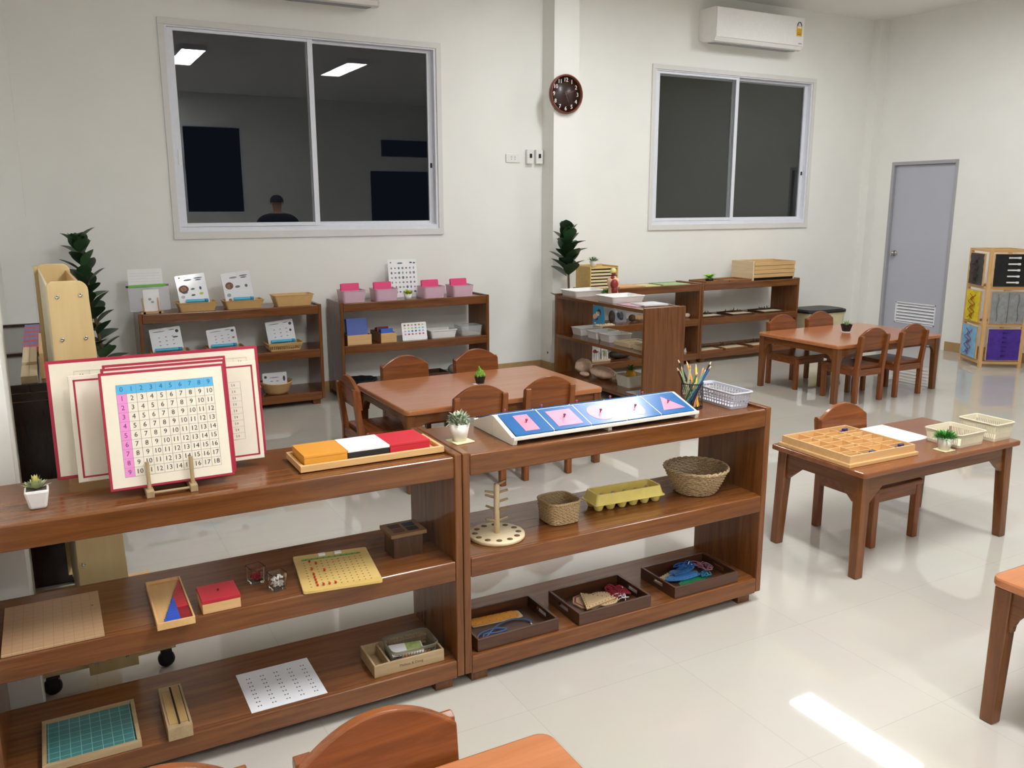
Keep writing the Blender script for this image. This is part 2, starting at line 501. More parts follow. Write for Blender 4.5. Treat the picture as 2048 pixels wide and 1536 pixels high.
shelf('low shelf in the corner under the right window, stacked drawers on top', 5.757 + .674, 6.62 + .19, w=1.348, d=.38)
shelf('low shelf by the pillar carrying the small cream drawer box', 4.405 + .674, 6.62 + .19, w=1.348, d=.38)
shelf('dark brown shelf along the left wall with red and blue rods on top', -.07, 5.405, R(90), w=1.19, d=.37, h=.875, W=ESPR)
ds = shelf('dark brown shelf end beside the left pillar, plank boxes on top', -.07, 4.358, R(90), w=.90, d=.37, h=.875, W=ESPR)
m = MB(plain('edge_strip_tan', '8a7460', .5, var=.05)); m.box(-.4515, -.4500, -.183, .183, .838, .841); m.build('edge_strip', ds)
m = MB(plain('edge_strip_tan', '8a7460', .5, var=.05)); m.box(-.4515, -.4500, -.183, .183, .803, .806); m.build('edge_strip', ds)

# ------------------------------------------------------------------ tables
def table(label, x0, x1, y0, y1, h=.482, sharp=False):
    t = thing('low_table', label, 'table', ((x0 + x1) / 2, (y0 + y1) / 2, 0), 0, 'low wooden tables')
    a, e = (x1 - x0) / 2, (y1 - y0) / 2
    MB(TABD if sharp else TABT).prism(rrect(-a, a, -e, e, .014 if sharp else .035), 'z', h - (.024 if sharp else .032), h, .005 if sharp else .008).build('tabletop', t)
    L = .052; i = .024 if sharp else .012
    for sx in (-1, 1):
        for sy in (-1, 1):
            cx, cy = sx * (a - i - L / 2), sy * (e - i - L / 2)
            m = MB(TEAK['z'])
            q = L / 2
            m.M = Matrix.Translation((cx, cy, 0))
            tb = bmesh.new(); bmesh.ops.create_cube(tb, size=1)
            for v in tb.verts:
                k = 1.0 if v.co.z > 0 else .82
                v.co = Vector((v.co.x * L * k + (sx * L * (.26 if sharp else .09) if v.co.z < 0 else 0), v.co.y * L * k + (sy * L * (.26 if sharp else .09) if v.co.z < 0 else 0), 0 if v.co.z < 0 else h - (.0245 if sharp else .033)))
            bmesh.ops.bevel(tb, geom=tb.edges[:], offset=.003, segments=1, affect='EDGES')
            m.merge(tb); m.build('leg', t)
    # aprons with curved brackets running down into the legs
    def outline(half):
        zt, zb, zl = h - (.025 if sharp else .033), h - .085, h - (.150 if sharp else .165)
        p = [(-half, zt), (-half, zl)]
        for k in (range(7) if not sharp else (0, 6)):
            u = R(90 * k / 6); p.append((-half + .012 + .075 * (1 - math.cos(u)), zl + (zb - zl) * math.sin(u)))
        q = [(-x, z) for x, z in p[::-1]]
        return p + q
    for s in (-1, 1):
        yy = s * (e - i - .020); MB(TEAK['x']).prism(outline(a - i - L + .003), 'y', yy - .010, yy + .010, .001).build('apron', t)
        xx = s * (a - i - .020); MB(TEAK['y']).prism(outline(e - i - L + .003), 'x', xx - .010, xx + .010, .001).build('apron', t)
    return t
table('low wooden table in the middle with five chairs and a black-potted succulent', 1.649, 2.955, 4.255, 5.112)
table('low wooden table at the back right, four chairs round it', 5.468, 6.755, 4.655, 5.535)
table('small low table holding the divided letter tray and cream baskets', 2.916, 4.00, 2.294, 2.825, sharp=True)
table('low table cut off by the right edge of the photo', 2.428, 3.512, .905, 1.438)
table('low table corner at the bottom of the photo beside the nearest chair', -.225, .850, .86, 1.412)

# ------------------------------------------------------------------ chairs
def chair_proto(label, x, y, rz, group):
    t = thing('child_chair', label, 'chair', (x, y, 0), rz, group)
    hw, hd = .166, .180
    sh = Matrix(((1, 0, 0, 0), (0, 1, .115, -.115 * .285), (0, 0, 1, 0), (0, 0, 0, 1)))   # lean of the back
    MB(CHW['x']).prism(rrect(-hw - .002, hw + .002, -hd - .012, hd - .036, .018), 'z', .272, .296, .006).build('seat', t)
    for s in (-1, 1):
        xa = s * (hw - .018)
        MB(CHW['z']).box(xa - .017, xa + .017, -hd, -hd + .036, 0, .272, .003, 1).build('leg', t)
        m = MB(CHW['z'])
        m.box(xa - .017, xa + .017, hd - .038, hd, 0, .2855, .003, 1)
        m.M = sh
        m.prism([(hd - .038, .285), (hd, .285), (hd - .001, .540), (hd - .006, .553), (hd - .016, .556), (hd - .030, .550)], 'x', xa - .017, xa + .017, .002)
        m.build('leg', t)
    m = MB(CHW['x'])
    m.box(-hw + .035, hw - .035, -hd + .004, -hd + .024, .222, .272).box(-hw + .035, hw - .035, hd - .026, hd - .006, .222, .272)
    m.box(-hw + .004, -hw + .024, -hd + .036, hd - .038, .222, .272).box(hw - .024, hw - .004, -hd + .036, hd - .038, .222, .272)
    m.build('seat_frame', t)
    out = [(-hw + .004, .430), (hw - .004, .430), (hw - .004, .545)]
    for k in range(1, 16):
        u = -1 + 2 * k / 16.0
        out.append((-u * (hw - .016), .553 + .060 * (1 - u * u)))
    out.append((-hw + .004, .545))
    m = MB(CHW['x']); m.M = sh
    m.prism(out, 'y', hd - .047, hd - .024, .004)
    m.build('backrest', t)
    return t
G1 = 'chairs round the middle table'
c0 = chair_proto('wooden child chair on the near side of the middle table, behind the white-green plant', 2.045, 4.320, PI, G1)
dup(c0, 'wooden child chair on the near side of the middle table, behind the inset stand', (2.505, 4.345, 0), PI, G1)
dup(c0, 'wooden child chair across the middle table by the pink card shelf, left one of two', (2.03, 5.045, 0), 0, G1)
dup(c0, 'wooden child chair across the middle table behind the black-potted succulent', (2.555, 5.05, 0), 0, G1)
dup(c0, 'wooden child chair seen from the side at the left end of the middle table', (1.672, 4.752, 0), R(90), G1)
G2 = 'chairs round the back right table'
dup(c0, 'child chair with its back to us at the back right table, left one', (5.81, 4.782, 0), PI, G2)
dup(c0, 'child chair with its back to us at the back right table, nearest the grey door', (6.295, 4.782, 0), PI, G2)
dup(c0, 'child chair across the back right table, standing before the corner shelf', (5.795, 5.398, 0), 0, G2)
dup(c0, 'child chair across the back right table, standing before the black-lidded bin', (6.275, 5.398, 0), 0, G2)
dup(c0, 'child chair tucked behind the small table with the divided letter tray', (3.437, 2.690, 0), 0, 'chair at the letter tray table')
G3 = 'chairs at the near table'
dup(c0, 'nearest wooden chair at the bottom of the photo, arched back in front', (.488, 1.272, 0), 0, G3)
dup(c0, 'wooden chair whose rounded top just shows at the bottom left edge', (.075, 1.292, 0), 0, G3)
dup(c0, 'wooden chair of which one leg shows at the right edge', (2.965, 1.30, 0), 0, G3)

# ------------------------------------------------------------------ wall fittings
def ac(label, x0, z0, front, w=1.185):
    t = thing('air_conditioner', label, 'air conditioner', (x0 + w / 2, YB, z0), 0, 'wall air conditioners')
    a = w / 2; d = YB - front
    prof = [(-.001, .04), (-.001, .325), (-d + .03, .325), (-d + .008, .315), (-d, .295), (-d + .004, .035), (-d + .02, .008), (-d + .06, 0.0), (-.06, .018)]
    MB(WHITEP).prism(prof, 'x', -a + .018, a - .018).build('casing', t)
    for s in (-1, 1):
        xa, xb = (-a, -a + .018) if s < 0 else (a - .018, a)
        MB(WHITEP).prism(prof, 'x', xa, xb, .004).build('end_cap', t)
    MB(WHITEP).box(-a + .004, a - .004, -d - .006, -d + .002, .042, .318, .004).build('front_panel', t)
    m = MB(plain('vent_shadow_grey', '8f9094', .5, var=.02))
    m.prism([(-d + .055, -.001), (-.075, .0135), (-.075, .008), (-d + .055, -.006)], 'x', -a + .06, a - .06)
    fl = m.build('air_flap', t)
    return t, a, d
t, a, d = ac('white wall air conditioner with a yellow sticker above the right window', 5.98, 3.145, 6.845)
m = MB(plain('yellow_sticker', 'e2b234', .4, var=.05)); m.box(a - .112, a - .036, -d - .0075, -d - .0065, .135, .235)
m.use(plain('sticker_white', 'f0eee6', .4, var=0)).box(a - .100, a - .048, -d - .0085, -d - .0075, .212, .230)
m.use(plain('sticker_brown', '8a5a20', .4, var=0)).box(a - .100, a - .048, -d - .0083, -d - .0075, .150, .156).box(a - .100, a - .048, -d - .0083, -d - .0075, .166, .170)
m.use(plain('sticker_blue', '53607c', .4, var=0)).tube([(a - .074 + .028 * math.cos(R(q)), -d - .008, .236 + .034 * math.sin(R(q))) for q in range(0, 181, 20)], .006, 6)
m.build('energy_sticker', t)
m = MB(GREYINK); m.box(a - .075, a - .03, -d - .0078, -d - .0062, .060, .068); m.build('maker_mark', t)
ac('white wall air conditioner cut off by the top of the photo, over the left window', 1.37, 3.115, 6.845, 1.17)

ck = thing('wall_clock', 'round brown wall clock with white numerals on the pillar', 'clock', (4.288, 6.895, 2.556))
Rx = Matrix.Rotation(R(90), 4, 'X')          # lathe axis onto -y
WALNUT = wood('walnut_rim', '5a2718', '8a4630', 'x', .3, .2)
m = MB(WALNUT); m.M = Rx
m.lathe([(.0, .001), (.168, .001), (.170, .006), (.170, .040), (.165, .046), (.158, .046), (.156, .040), (.156, .016), (0, .016)], 56)
m.build('clock_case', ck)
m = MB(wood('clock_face_wood', '20110d', '3a2019', 'z', .35, .1)); m.M = Rx
m.lathe([(0, .0165), (.1555, .0165), (.1555, .018), (0, .018)], 56)
m.build('clock_face', ck)
CKW = plain('clock_white', 'efeae2', .5, var=0)
m = MB(CKW)
for n in range(1, 13):
    q = R(90 - 30 * n); m.text(str(n), .050, .124 * math.cos(q), .124 * math.sin(q), -.0186, sx=.95)
    m.text(str(n), .050, .124 * math.cos(q) + .0016, .124 * math.sin(q), -.0187, sx=.95)
m.build('numerals', ck)
HAND = plain('clock_hand_brown', '6a4a3e', .4, var=0)
def hand(name, ang, ln, w):
    m = MB(HAND); m.M = Matrix.Translation((0, -.021, 0)) @ Matrix.Rotation(R(-ang), 4, 'Y')
    m.prism([(-w, -.02), (w, -.02), (w * .4, ln), (-w * .4, ln)], 'y', 0, .0015); m.build(name, ck)
hand('hour_hand', 204, .075, .0045); hand('minute_hand', 291, .110, .0035)
MB(HAND).cyl((0, -.018, 0), (0, -.026, 0), .007).build('hand_cap', ck)

ol = thing('wall_outlet', 'white double power outlet on the wall left of the holders', 'outlet', (3.864, YB, 1.998))
m = MB(WHITEP); m.box(-.073, .073, -.010, 0, -.038, .038, .003); m.build('cover_plate', ol)
m = MB(DARKINK)
for sx in (-.018, .018):
    m.box(sx - .006, sx - .003, -.0105, -.0095, .004, .015).box(sx + .003, sx + .006, -.0105, -.0095, .004, .015).box(sx - .0035, sx + .0035, -.0105, -.0095, -.013, -.007)
m.build('sockets', ol)
rh = None
for k, (x, nm) in enumerate(((4.031, 'left white remote holder box with a black dial on the wall'), (4.126, 'right white remote holder box, the one touching the pillar'))):
    if rh is None:
        rh = thing('wall_control', nm, 'wall control', (x, YB, 2.015), 0, 'wall controls beside the pillar')
        m = MB(WHITEP); m.box(-.036, .036, -.038, 0, -.064, .064, .005); m.build('housing', rh)
        MB(BLACKP).box(-.010, .014, -.044, -.038, -.012, .026, .004).build('dial', rh)
    else: dup(rh, nm, (x, YB, 2.015))
sp = thing('socket_box', 'white surface socket box low on the pillar side', 'outlet', (4.175, 6.945, .195))
m = MB(WHITEP); m.box(-.016, 0, -.045, .045, -.085, .085, .004); m.build('box_cover', sp)
MB(DARKINK).box(-.017, -.0155, -.010, .010, -.01, .01).build('socket', sp)

# ------------------------------------------------------------------ small builders
rnd = random.Random(7)
def leaf_blade(m, base, direction, length, width, up=Vector((0, 0, 1)), curl=0.25, n=5, tip=1.0, thick=0.0):
    """one leaf: a folded, curling blade"""
    d = Vector(direction).normalized(); s = d.cross(up)
    if s.length < 1e-3: s = Vector((1, 0, 0))
    s.normalize(); nrm = s.cross(d).normalized()
    t = bmesh.new(); rows = []
    for i in range(n + 1):
        u = i / n
        w = width * 0.5 * (math.sin(PI * min(1, u ** (0.75 * tip) * 0.97 + .03)) ** 0.8)
        c = Vector(base) + d * (length * u) - nrm * (curl * length * u * u)
        rows.append([t.verts.new(c - s * w + nrm * w * .25), t.verts.new(c), t.verts.new(c + s * w + nrm * w * .25)])
    for a, b in zip(rows, rows[1:]):
        for k in range(2): t.faces.new((a[k], a[k + 1], b[k + 1], b[k]))
    return m.merge(t, True)

def open_box(m, x0, x1, y0, y1, z0, z1, w=.008, floor=.005):
    m.box(x0, x1, y0, y0 + w, z0, z1, .0008, 1).box(x0, x1, y1 - w, y1, z0, z1, .0008, 1)
    m.box(x0, x0 + w, y0 + w, y1 - w, z0, z1, .0008, 1).box(x1 - w, x1, y0 + w, y1 - w, z0, z1, .0008, 1)
    m.box(x0 + w, x1 - w, y0 + w, y1 - w, z0, z0 + floor); return m

def plastic_basket(m, hx, hy, h, taper=.85, t=.003, holes=None, r=.012, rim=.004):
    """tapered basket with rounded corners; holes = rows of slots made of real bars"""
    def ring(k, z):
        return [Vector((x, y, z)) for x, y in rrect(-hx * k, hx * k, -hy * k, hy * k, r * k, 3)]
    def shell(z0, z1):
        tb = bmesh.new()
        k0, k1 = taper + (1 - taper) * z0 / h, taper + (1 - taper) * z1 / h
        a, b = ring(k0, z0), ring(k1, z1)
        ci = 1 - t / min(hx, hy)
        ai = [Vector((v.x * ci, v.y * ci, v.z)) for v in a]; bi = [Vector((v.x * ci, v.y * ci, v.z)) for v in b]
        R4 = [[tb.verts.new(v) for v in q] for q in (a, b, bi, ai)]
        n = len(a)
        for p in range(4):
            A, B = R4[p], R4[(p + 1) % 4]
            for i in range(n): tb.faces.new((A[i], A[(i + 1) % n], B[(i + 1) % n], B[i]))
        bmesh.ops.recalc_face_normals(tb, faces=tb.faces[:])
        m.merge(tb)
    # floor
    tb = bmesh.new(); f0 = [tb.verts.new(v) for v in ring(taper, .0)]; tb.faces.new(f0[::-1]); f1 = [tb.verts.new(v) for v in ring(taper, .002)]; tb.faces.new(f1)
    for i in range(len(f0)): tb.faces.new((f0[i], f0[(i + 1) % len(f0)], f1[(i + 1) % len(f0)], f1[i]))
    m.merge(tb)
    if not holes: shell(0, h)
    else:
        rows, za, zb, gap, nx, ny = holes
        shell(0, za); shell(zb, h)
        step = (zb - za) / rows
        for q in range(1, rows): shell(za + q * step - gap / 2, za + q * step + gap / 2)
        for sgn in (-1, 1):
            for cnt, ax in ((nx, 0), (ny, 1)):
                for i in range(cnt + 1):
                    for z0, z1 in [(za, zb)]:
                        u = -1 + 2 * i / cnt
                        pts = []
                        for z in (z0, z1):
                            k = taper + (1 - taper) * z / h
                            if ax == 0: pts.append((u * (hx - r) * k, sgn * (hy * k - t / 2), z))
                            else: pts.append((sgn * (hx * k - t / 2), u * (hy - r) * k, z))
                        m.tube(pts, gap * .62, 4, smooth=False)
    a = ring(1.0, h - rim / 2)
    m.tube([(v.x * 1.01, v.y * 1.01, v.z) for v in a], rim, 6, closed=True)
    return m

def woven(m, prof, n, strands, amp, rw, cx=0, cy=0, shape=None, rows=None):
    """basket wall: stacked wavy canes round upright stakes; prof: function u->(radius, z)"""
    for k in range(rows):
        u = (k + .5) / rows; rr, z = prof(u); pts = []
        for i in range(n * 4):
            a = 2 * PI * i / (n * 4)
            q = rr + amp * math.cos(n * a / 1.0 + PI * k)
            sx, sy = shape(a) if shape else (1, 1)
            pts.append((cx + q * math.cos(a) * sx, cy + q * math.sin(a) * sy, z))
        m.tube(pts, rw, 4, closed=True)
    return m

# ------------------------------------------------------------------ on top of the near left shelf
ZT, ZM, ZB = .8005, .4555, .1055
t = thing('potted_succulent', 'small pale yellow-green succulent in a square white pot by the left pillar', 'plant', (-.076, 2.490, ZT))
m = MB(WHITEP)
m.box(-.030, .030, -.030, .030, 0, .052, .006, 2, taper=.66); m.build('pot', t)
m = MB(plain('potting_soil', '5a5046', .9)); m.box(-.024, .024, -.024, .024, .046, .0528); m.build('soil', t)
m = MB(plain('succulent_leaf', 'a9b088', .5, var=.25, scale=60))
for k in range(26):
    a = k * 2.4; e = .15 + 1.1 * (k / 26); ln = .036 - .014 * k / 26
    leaf_blade(m, (.004 * math.cos(a), .004 * math.sin(a), .052), (math.cos(a) * math.cos(e), math.sin(a) * math.cos(e), math.sin(e)), ln, .014, curl=-.15, n=4)
m.use(plain('succulent_heart', 'd9cf7a', .5, var=.15, scale=60))
for k in range(7):
    a = k * 2.4; e = 1.05 + .05 * k
    leaf_blade(m, (0, 0, .060), (math.cos(a) * math.cos(e), math.sin(a) * math.cos(e), math.sin(e)), .030, .012, curl=-.1, n=4)
m.build('rosette', t)

# number charts in a wooden stand
st = thing('chart_stand', 'pale wooden stand with dowel prongs carrying the red-edged charts', 'stand', (.25, 2.57, ZT))
for x in (-.056, .057):
    m = MB(TANW['y']); m.box(x - .010, x + .010, -.150, .150, 0, .020, .002); b = m.build('foot_bar', st)
    m = MB(TANW['z']); m.cyl((x, -.128, .018), (x, -.118, .095), .0055, 10); m.build('dowel', b)
    m = MB(TANW['z']); m.cyl((x, .143, .018), (x, .165, .26), .0055, 10); m.build('dowel', b)
m = MB(TANW['x']); m.cyl((-.056, -.135, .010), (.057, -.135, .010), .004, 8); m.build('cross_rod', st)

def board(name, label, x0, x1, yb, zb, h, tilt, edge, inset, group=None, parts=None, thick=.007, border=.006):
    """flat chart leaning back by tilt; local origin at its lower front edge, face towards -y"""
    t = thing(name, label, 'number chart', ((x0 + x1) / 2, yb, zb), 0, group)
    t.rotation_euler = (R(-tilt), 0, 0)
    w = (x1 - x0) / 2
    m = MB(edge); m.box(-w, w, 0, thick, 0, h, .0012, 1); m.build('backing', t)
    m = MB(CREAMB); m.box(-w + border, w - border, -.0007, .0005, border, h - border); m.build('face_sheet', t)
    if parts: parts(t, w, h)
    return t
CYAN = plain('chart_blue', '55acd8', .4, var=.02); PINK = plain('chart_pink', 'e58cc8', .4, var=.02)
def front_chart(t, w, h):
    gx0, gx1, gz0, gz1 = -w + .040, w - .034, .034, h - .036
    cw, ch = (gx1 - gx0) / 10, (gz1 - gz0) / 10
    m = MB(CYAN); m.box(gx0, gx1, -.0011, -.0006, gz1 - ch, gz1)
    m.use(PINK).box(gx0, gx0 + cw, -.0011, -.0006, gz0, gz1 - ch); m.build('coloured_bands', t)
    m = MB(GREYINK); lw = .00035
    for i in range(11):
        x = gx0 + i * cw; m.box(x - lw, x + lw, -.0013, -.0007, gz0, gz1)
        z = gz0 + i * ch; m.box(gx0, gx1, -.0013, -.0007, z - lw, z + lw)
    m.build('grid_lines', t)
    m = MB(plain('number_ink', '2c2c34', .5, var=0)); hd = plain('header_number_ink', '1d5f8f', .5, var=0); pk = plain('column_number_ink', '7a2a70', .5, var=0)
    base = m.mats[0]
    for r in range(10):
        for c in range(10):
            m.use(hd if r == 0 else pk if c == 0 else base)
            m.text(str(r + c), .0185, gx0 + (c + .5) * cw, gz1 - (r + .5) * ch, -.0014)
    m.build('printed_numbers', t)
def faint_grid(cols, rows, x0, x1, z0, z1, first=True):
    def f(t, w, h):
        m = MB(plain('faint_grid_grey', 'b9b4aa', .6, var=0)); lw = .0004
        for i in range(cols + 1):
            x = -w + (x0 + (x1 - x0) * i / cols) * 2 * w; m.box(x - lw, x + lw, -.0013, -.0007, z0 * h, z1 * h)
        for i in range(rows + 1):
            z = (z0 + (z1 - z0) * i / rows) * h; m.box(-w + x0 * 2 * w, -w + x1 * 2 * w, -.0013, -.0007, z - lw, z + lw)
        m.build('grid_lines', t)
        m = MB(plain('faint_ink', '9a958c', .6, var=0))
        for i in range(rows):
            z = (z0 + (z1 - z0) * (i + .5) / rows) * h
            for c in ((0, cols - 1) if first else range(cols)):
                x = -w + (x0 + (x1 - x0) * (c + .5) / cols) * 2 * w
                m.box(x - .005, x - .003, -.0013, -.0007, z - .004, z + .004).box(x + .001, x + .004, -.0013, -.0007, z - .003, z + .003)
        m.build('printed_marks', t)
    return f
G = 'number charts in the stand'
zb = ZT + .0225
board('number_chart', 'front addition chart with blue top row and pink left column', .098, .424, 2.455, zb, .322, 11, RED, .006, G, front_chart, border=.007)
board('number_chart', 'red-backed chart just behind the front addition chart', .106, .432, 2.478, zb, .330, 11, RED, .006, G, faint_grid(10, 10, .1, .9, .1, .9), border=.007)
board('number_chart', 'red-backed chart third from the front in the stand', .112, .438, 2.500, zb, .336, 11, RED, .006, G, faint_grid(10, 10, .1, .9, .1, .9), border=.007)
def inner_line(t, w, h):
    m = MB(RED); a = .012
    for x0, x1, z0, z1 in ((-w + a, w - a, h - a - .005, h - a), (-w + a, w - a, a, a + .005), (-w + a, -w + a + .005, a, h - a), (w - a - .005, w - a, a, h - a)):
        m.box(x0, x1, -.0012, -.0006, z0, z1)
    m.build('red_border_line', t); faint_grid(9, 9, .16, .90, .22, .80)(t, w, h)
board('number_chart', 'cream chart with a thin red border line, sticking out both sides', .026, .538, 2.585, zb, .300, 9, CREAMB, .001, G, inner_line, border=.002)
board('number_chart', 'widest red-edged chart at the very back of the stand', -.026, .556, 2.640, zb, .336, 8, RED, .006, G, faint_grid(12, 12, .12, .94, .08, .90), border=.009)

# three boxes on a tray
t = thing('wooden_tray', 'narrow pale wooden tray under the orange, white and red boxes', 'tray', (.840, 2.520, ZT))
m = MB(BEECH['x']); open_box(m, -.232, .232, -.087, .087, .004, .024, .011, .006); m.build('tray_body', t)
m = MB(BEECH['x']); m.box(-.205, .205, -.07, -.058, 0, .004).box(-.205, .205, .058, .07, 0, .004); m.build('runners', t)
def lid_box(label, x0, x1, body, lid):
    t = thing('card_box', label, 'box', ((x0 + x1) / 2, 2.518, ZT + .0105), 0, 'lidded boxes on the tray')
    a = (x1 - x0) / 2
    MB(plain('box_' + body, body, .35, var=.03, coat=.1)).box(-a, a, -.070, .070, 0, .030, .001).build('box_body', t)
    MB(plain('lid_' + lid, lid, .35, var=.03, coat=.1)).box(-a - .0003, a + .0003, -.0705, .0705, .0305, .0385, .001).build('lid', t)
lid_box('orange lidded box at the left of the tray', .624, .757, 'd9962f', 'e29a35')
lid_box('black box with a white lid in the middle of the tray', .759, .893, '1b1b1e', 'f3f3f1')
lid_box('crimson red lidded box at the right of the tray', .895, 1.029, 'c01f2e', 'cc2a38')

# ------------------------------------------------------------------ on top of the near right shelf
t = thing('coaster', 'small square cream coaster under the white-green potted plant', 'coaster', (1.176, 2.535, ZT), R(8))
MB(plain('coaster_cream', 'e9dfb4', .6)).box(-.036, .036, -.036, .036, 0, .004, .001).build('mat', t)
def round_pot(name, label, loc, r0, r1, h, potmat, leafmat, leaf2, nl, spread, lh, ll, lw, seed=1, group=None, cat='plant'):
    t = thing(name, label, cat, loc, 0, group)
    m = MB(potmat); m.lathe([(0, 0), (r0, 0), (r1, h), (r1 - .003, h), (r1 - .004, h - .008), (0, h - .008)], 28); m.build('pot', t)
    rd = random.Random(seed)
    m = MB(leafmat)
    for k in range(nl):
        if leaf2 and rd.random() < .45: m.use(leaf2)
        else: m.use(leafmat)
        a = rd.uniform(0, 2 * PI); q = math.sqrt(rd.random()); e = 1.45 - 1.1 * q + rd.uniform(-.2, .2)
        d = Vector((math.cos(a) * math.cos(e), math.sin(a) * math.cos(e), math.sin(e)))
        b = Vector((0, 0, h - .006)) + Vector((d.x * spread * .75, d.y * spread * .75, max(0, d.z) * lh * rd.uniform(.25, .85)))
        leaf_blade(m, b, d + Vector((rd.uniform(-.5, .5), rd.uniform(-.5, .5), rd.uniform(-.2, .5))), ll * rd.uniform(.7, 1.2), lw, curl=rd.uniform(0, .4), n=3)
    m.build('foliage', t)
    m = MB(plain('stem_green', '5d7a44', .6))
    for k in range(8):
        a = rd.uniform(0, 2 * PI); m.tube([(.3 * r1 * math.cos(a), .3 * r1 * math.sin(a), h - .009), (spread * .6 * math.cos(a), spread * .6 * math.sin(a), h + lh * .55)], .0012, 5)
    m.build('stems', t)
    return t
POTW = plain('white_ceramic', 'e6e2d6', .35, var=.02)
GREY_G = plain('leaf_grey_green', '6f8a63', .6, var=.2, scale=80); LEAFW = plain('leaf_white', 'e6ead8', .6, var=.05)
round_pot('potted_plant', 'round white pot of white-flecked green leaves on the near right shelf', (1.174, 2.536, ZT + .0045), .024, .036, .060, POTW, GREY_G, LEAFW, 230, .036, .046, .020, .007, 3)

# pair of sloped stands with metal insets
NAVY = plain('inset_blue', '17609e', .22, var=.06, scale=15, coat=.3); INPINK = plain('inset_pink', 'f28aa2', .28, var=.04, coat=.2); KNOB = plain('knob_mauve', '8a3f5c', .35, var=0)
CREAMW = plain('stand_white', 'e8e3d6', .4, var=.02)
SX0, SX1 = 1.306, 2.096
def inset_stand(label, yfront, sgn):
    t = thing('inset_stand', label, 'stand', ((SX0 + SX1) / 2, yfront, ZT), 0 if sgn > 0 else PI, 'sloped white inset stands')
    a = (SX1 - SX0) / 2; D = .150
    for s in (-1, 1):
        xa, xb = (-a, -a + .016) if s < 0 else (a - .016, a)
        MB(CREAMW).prism([(0.004, 0), (D, 0), (D, .070), (D - .006, .0715), (0.004, .024), (0, .018)], 'x', xa, xb, .001).build('side_panel', t)
    MB(CREAMW).prism([(.010, 0), (D, 0), (D, .058), (.010, .015)], 'x', -.008, .008).build('centre_foot', t)
    m = MB(CREAMW)
    m.prism([(-.003, .017), (.004, .014), (.012, .0175), (.012, .0245), (.004, .0285), (-.003, .0275)], 'x', -a + .001, a - .001, .001)
    m.prism([(D - .008, .062), (D - .001, .064), (D - .001, .0725), (D - .008, .0705)], 'x', -a + .001, a - .001)
    m.build('rails', t)
    tb_ = .0455 / .142
    for q in range(4):
        m = MB(WHITEP); x = (q - 1.5) * .1525
        z0 = .0262 + (.012 - .0065) * tb_; z1_ = .0262 + (D - .009 - .0065) * tb_
        m.prism([(.012, z0 - .004), (D - .009, z1_ - .004), (D - .009, z1_ + .0046), (.012, z0 + .0046)], 'x', x - .0014, x + .0014)
        m.build('divider_strip', t)
    return t
FY0, FYB = 2.398, 2.700
inset_stand('front sloped white stand holding five blue and pink metal insets', FY0, 1)
inset_stand('rear sloped white stand, back to back with the front one', FYB, -1)
SL = math.atan2(.0455, .142)
def shape_pts(kind, k=1.0):
    if kind == 'rectangle': return [(-.028 * k, -.05 * k), (.028 * k, -.05 * k), (.028 * k, .05 * k), (-.028 * k, .05 * k)]
    if kind == 'square': return [(-.05 * k, -.05 * k), (.05 * k, -.05 * k), (.05 * k, .05 * k), (-.05 * k, .05 * k)]
    if kind == 'circle': return [(.05 * k * math.cos(2 * PI * i / 40), .05 * k * math.sin(2 * PI * i / 40)) for i in range(40)]
    if kind == 'ellipse': return [(.032 * k * math.cos(2 * PI * i / 40), .05 * k * math.sin(2 * PI * i / 40)) for i in range(40)]
    return [(-.05 * k, -.043 * k), (.05 * k, -.043 * k), (0, .048 * k)]
def inset(kind, label, xc, front=True):
    if front: loc = (xc, FY0 + .0065, ZT + .0262); rz = 0
    else: loc = (xc, FYB - .0065, ZT + .0262); rz = PI
    t = thing('metal_inset', label, 'metal inset', loc, 0, 'metal insets on the sloped stands')
    t.rotation_euler = (SL, 0, rz) if True else None
    m = MB(NAVY); m.box(-.0742, .0742, .002, .143, .0016, .0046, .0006, 1); m.build('frame', t)
    m = MB(INPINK); m.prism([(x, y + .072) for x, y in shape_pts(kind)], 'z', .0044, .0054); pk = m.build('inset', t)
    m = MB(KNOB); m.lathe([(0, 0), (.0022, 0), (.0022, .006), (.0048, .009), (.0046, .013), (0, .0145)], 14, 0, .072)
    m.M = Matrix.Identity(4)
    o = m.build('knob', pk); o.location = (0, 0, .0054)
    return t
xs = [(SX0 + SX1) / 2 + (i - 2) * .1525 for i in range(5)]
inset('rectangle', 'blue metal inset with a pink rectangle, first from the left', xs[0])
inset('square', 'blue metal inset with a pink square, second from the left', xs[1])
inset('circle', 'blue metal inset with a pink circle, in the middle', xs[2])
inset('ellipse', 'blue metal inset with a pink ellipse beside the triangle one', xs[3])
inset('triangle', 'blue metal inset with a pink triangle, rightmost', xs[4])
for k, kind in enumerate(('circle', 'ellipse', 'square', 'triangle', 'rectangle')):
    inset(kind, 'blue metal inset on the rear stand facing away, behind the pink %s' % ('rectangle', 'square', 'circle', 'ellipse', 'triangle')[k], xs[k], False)

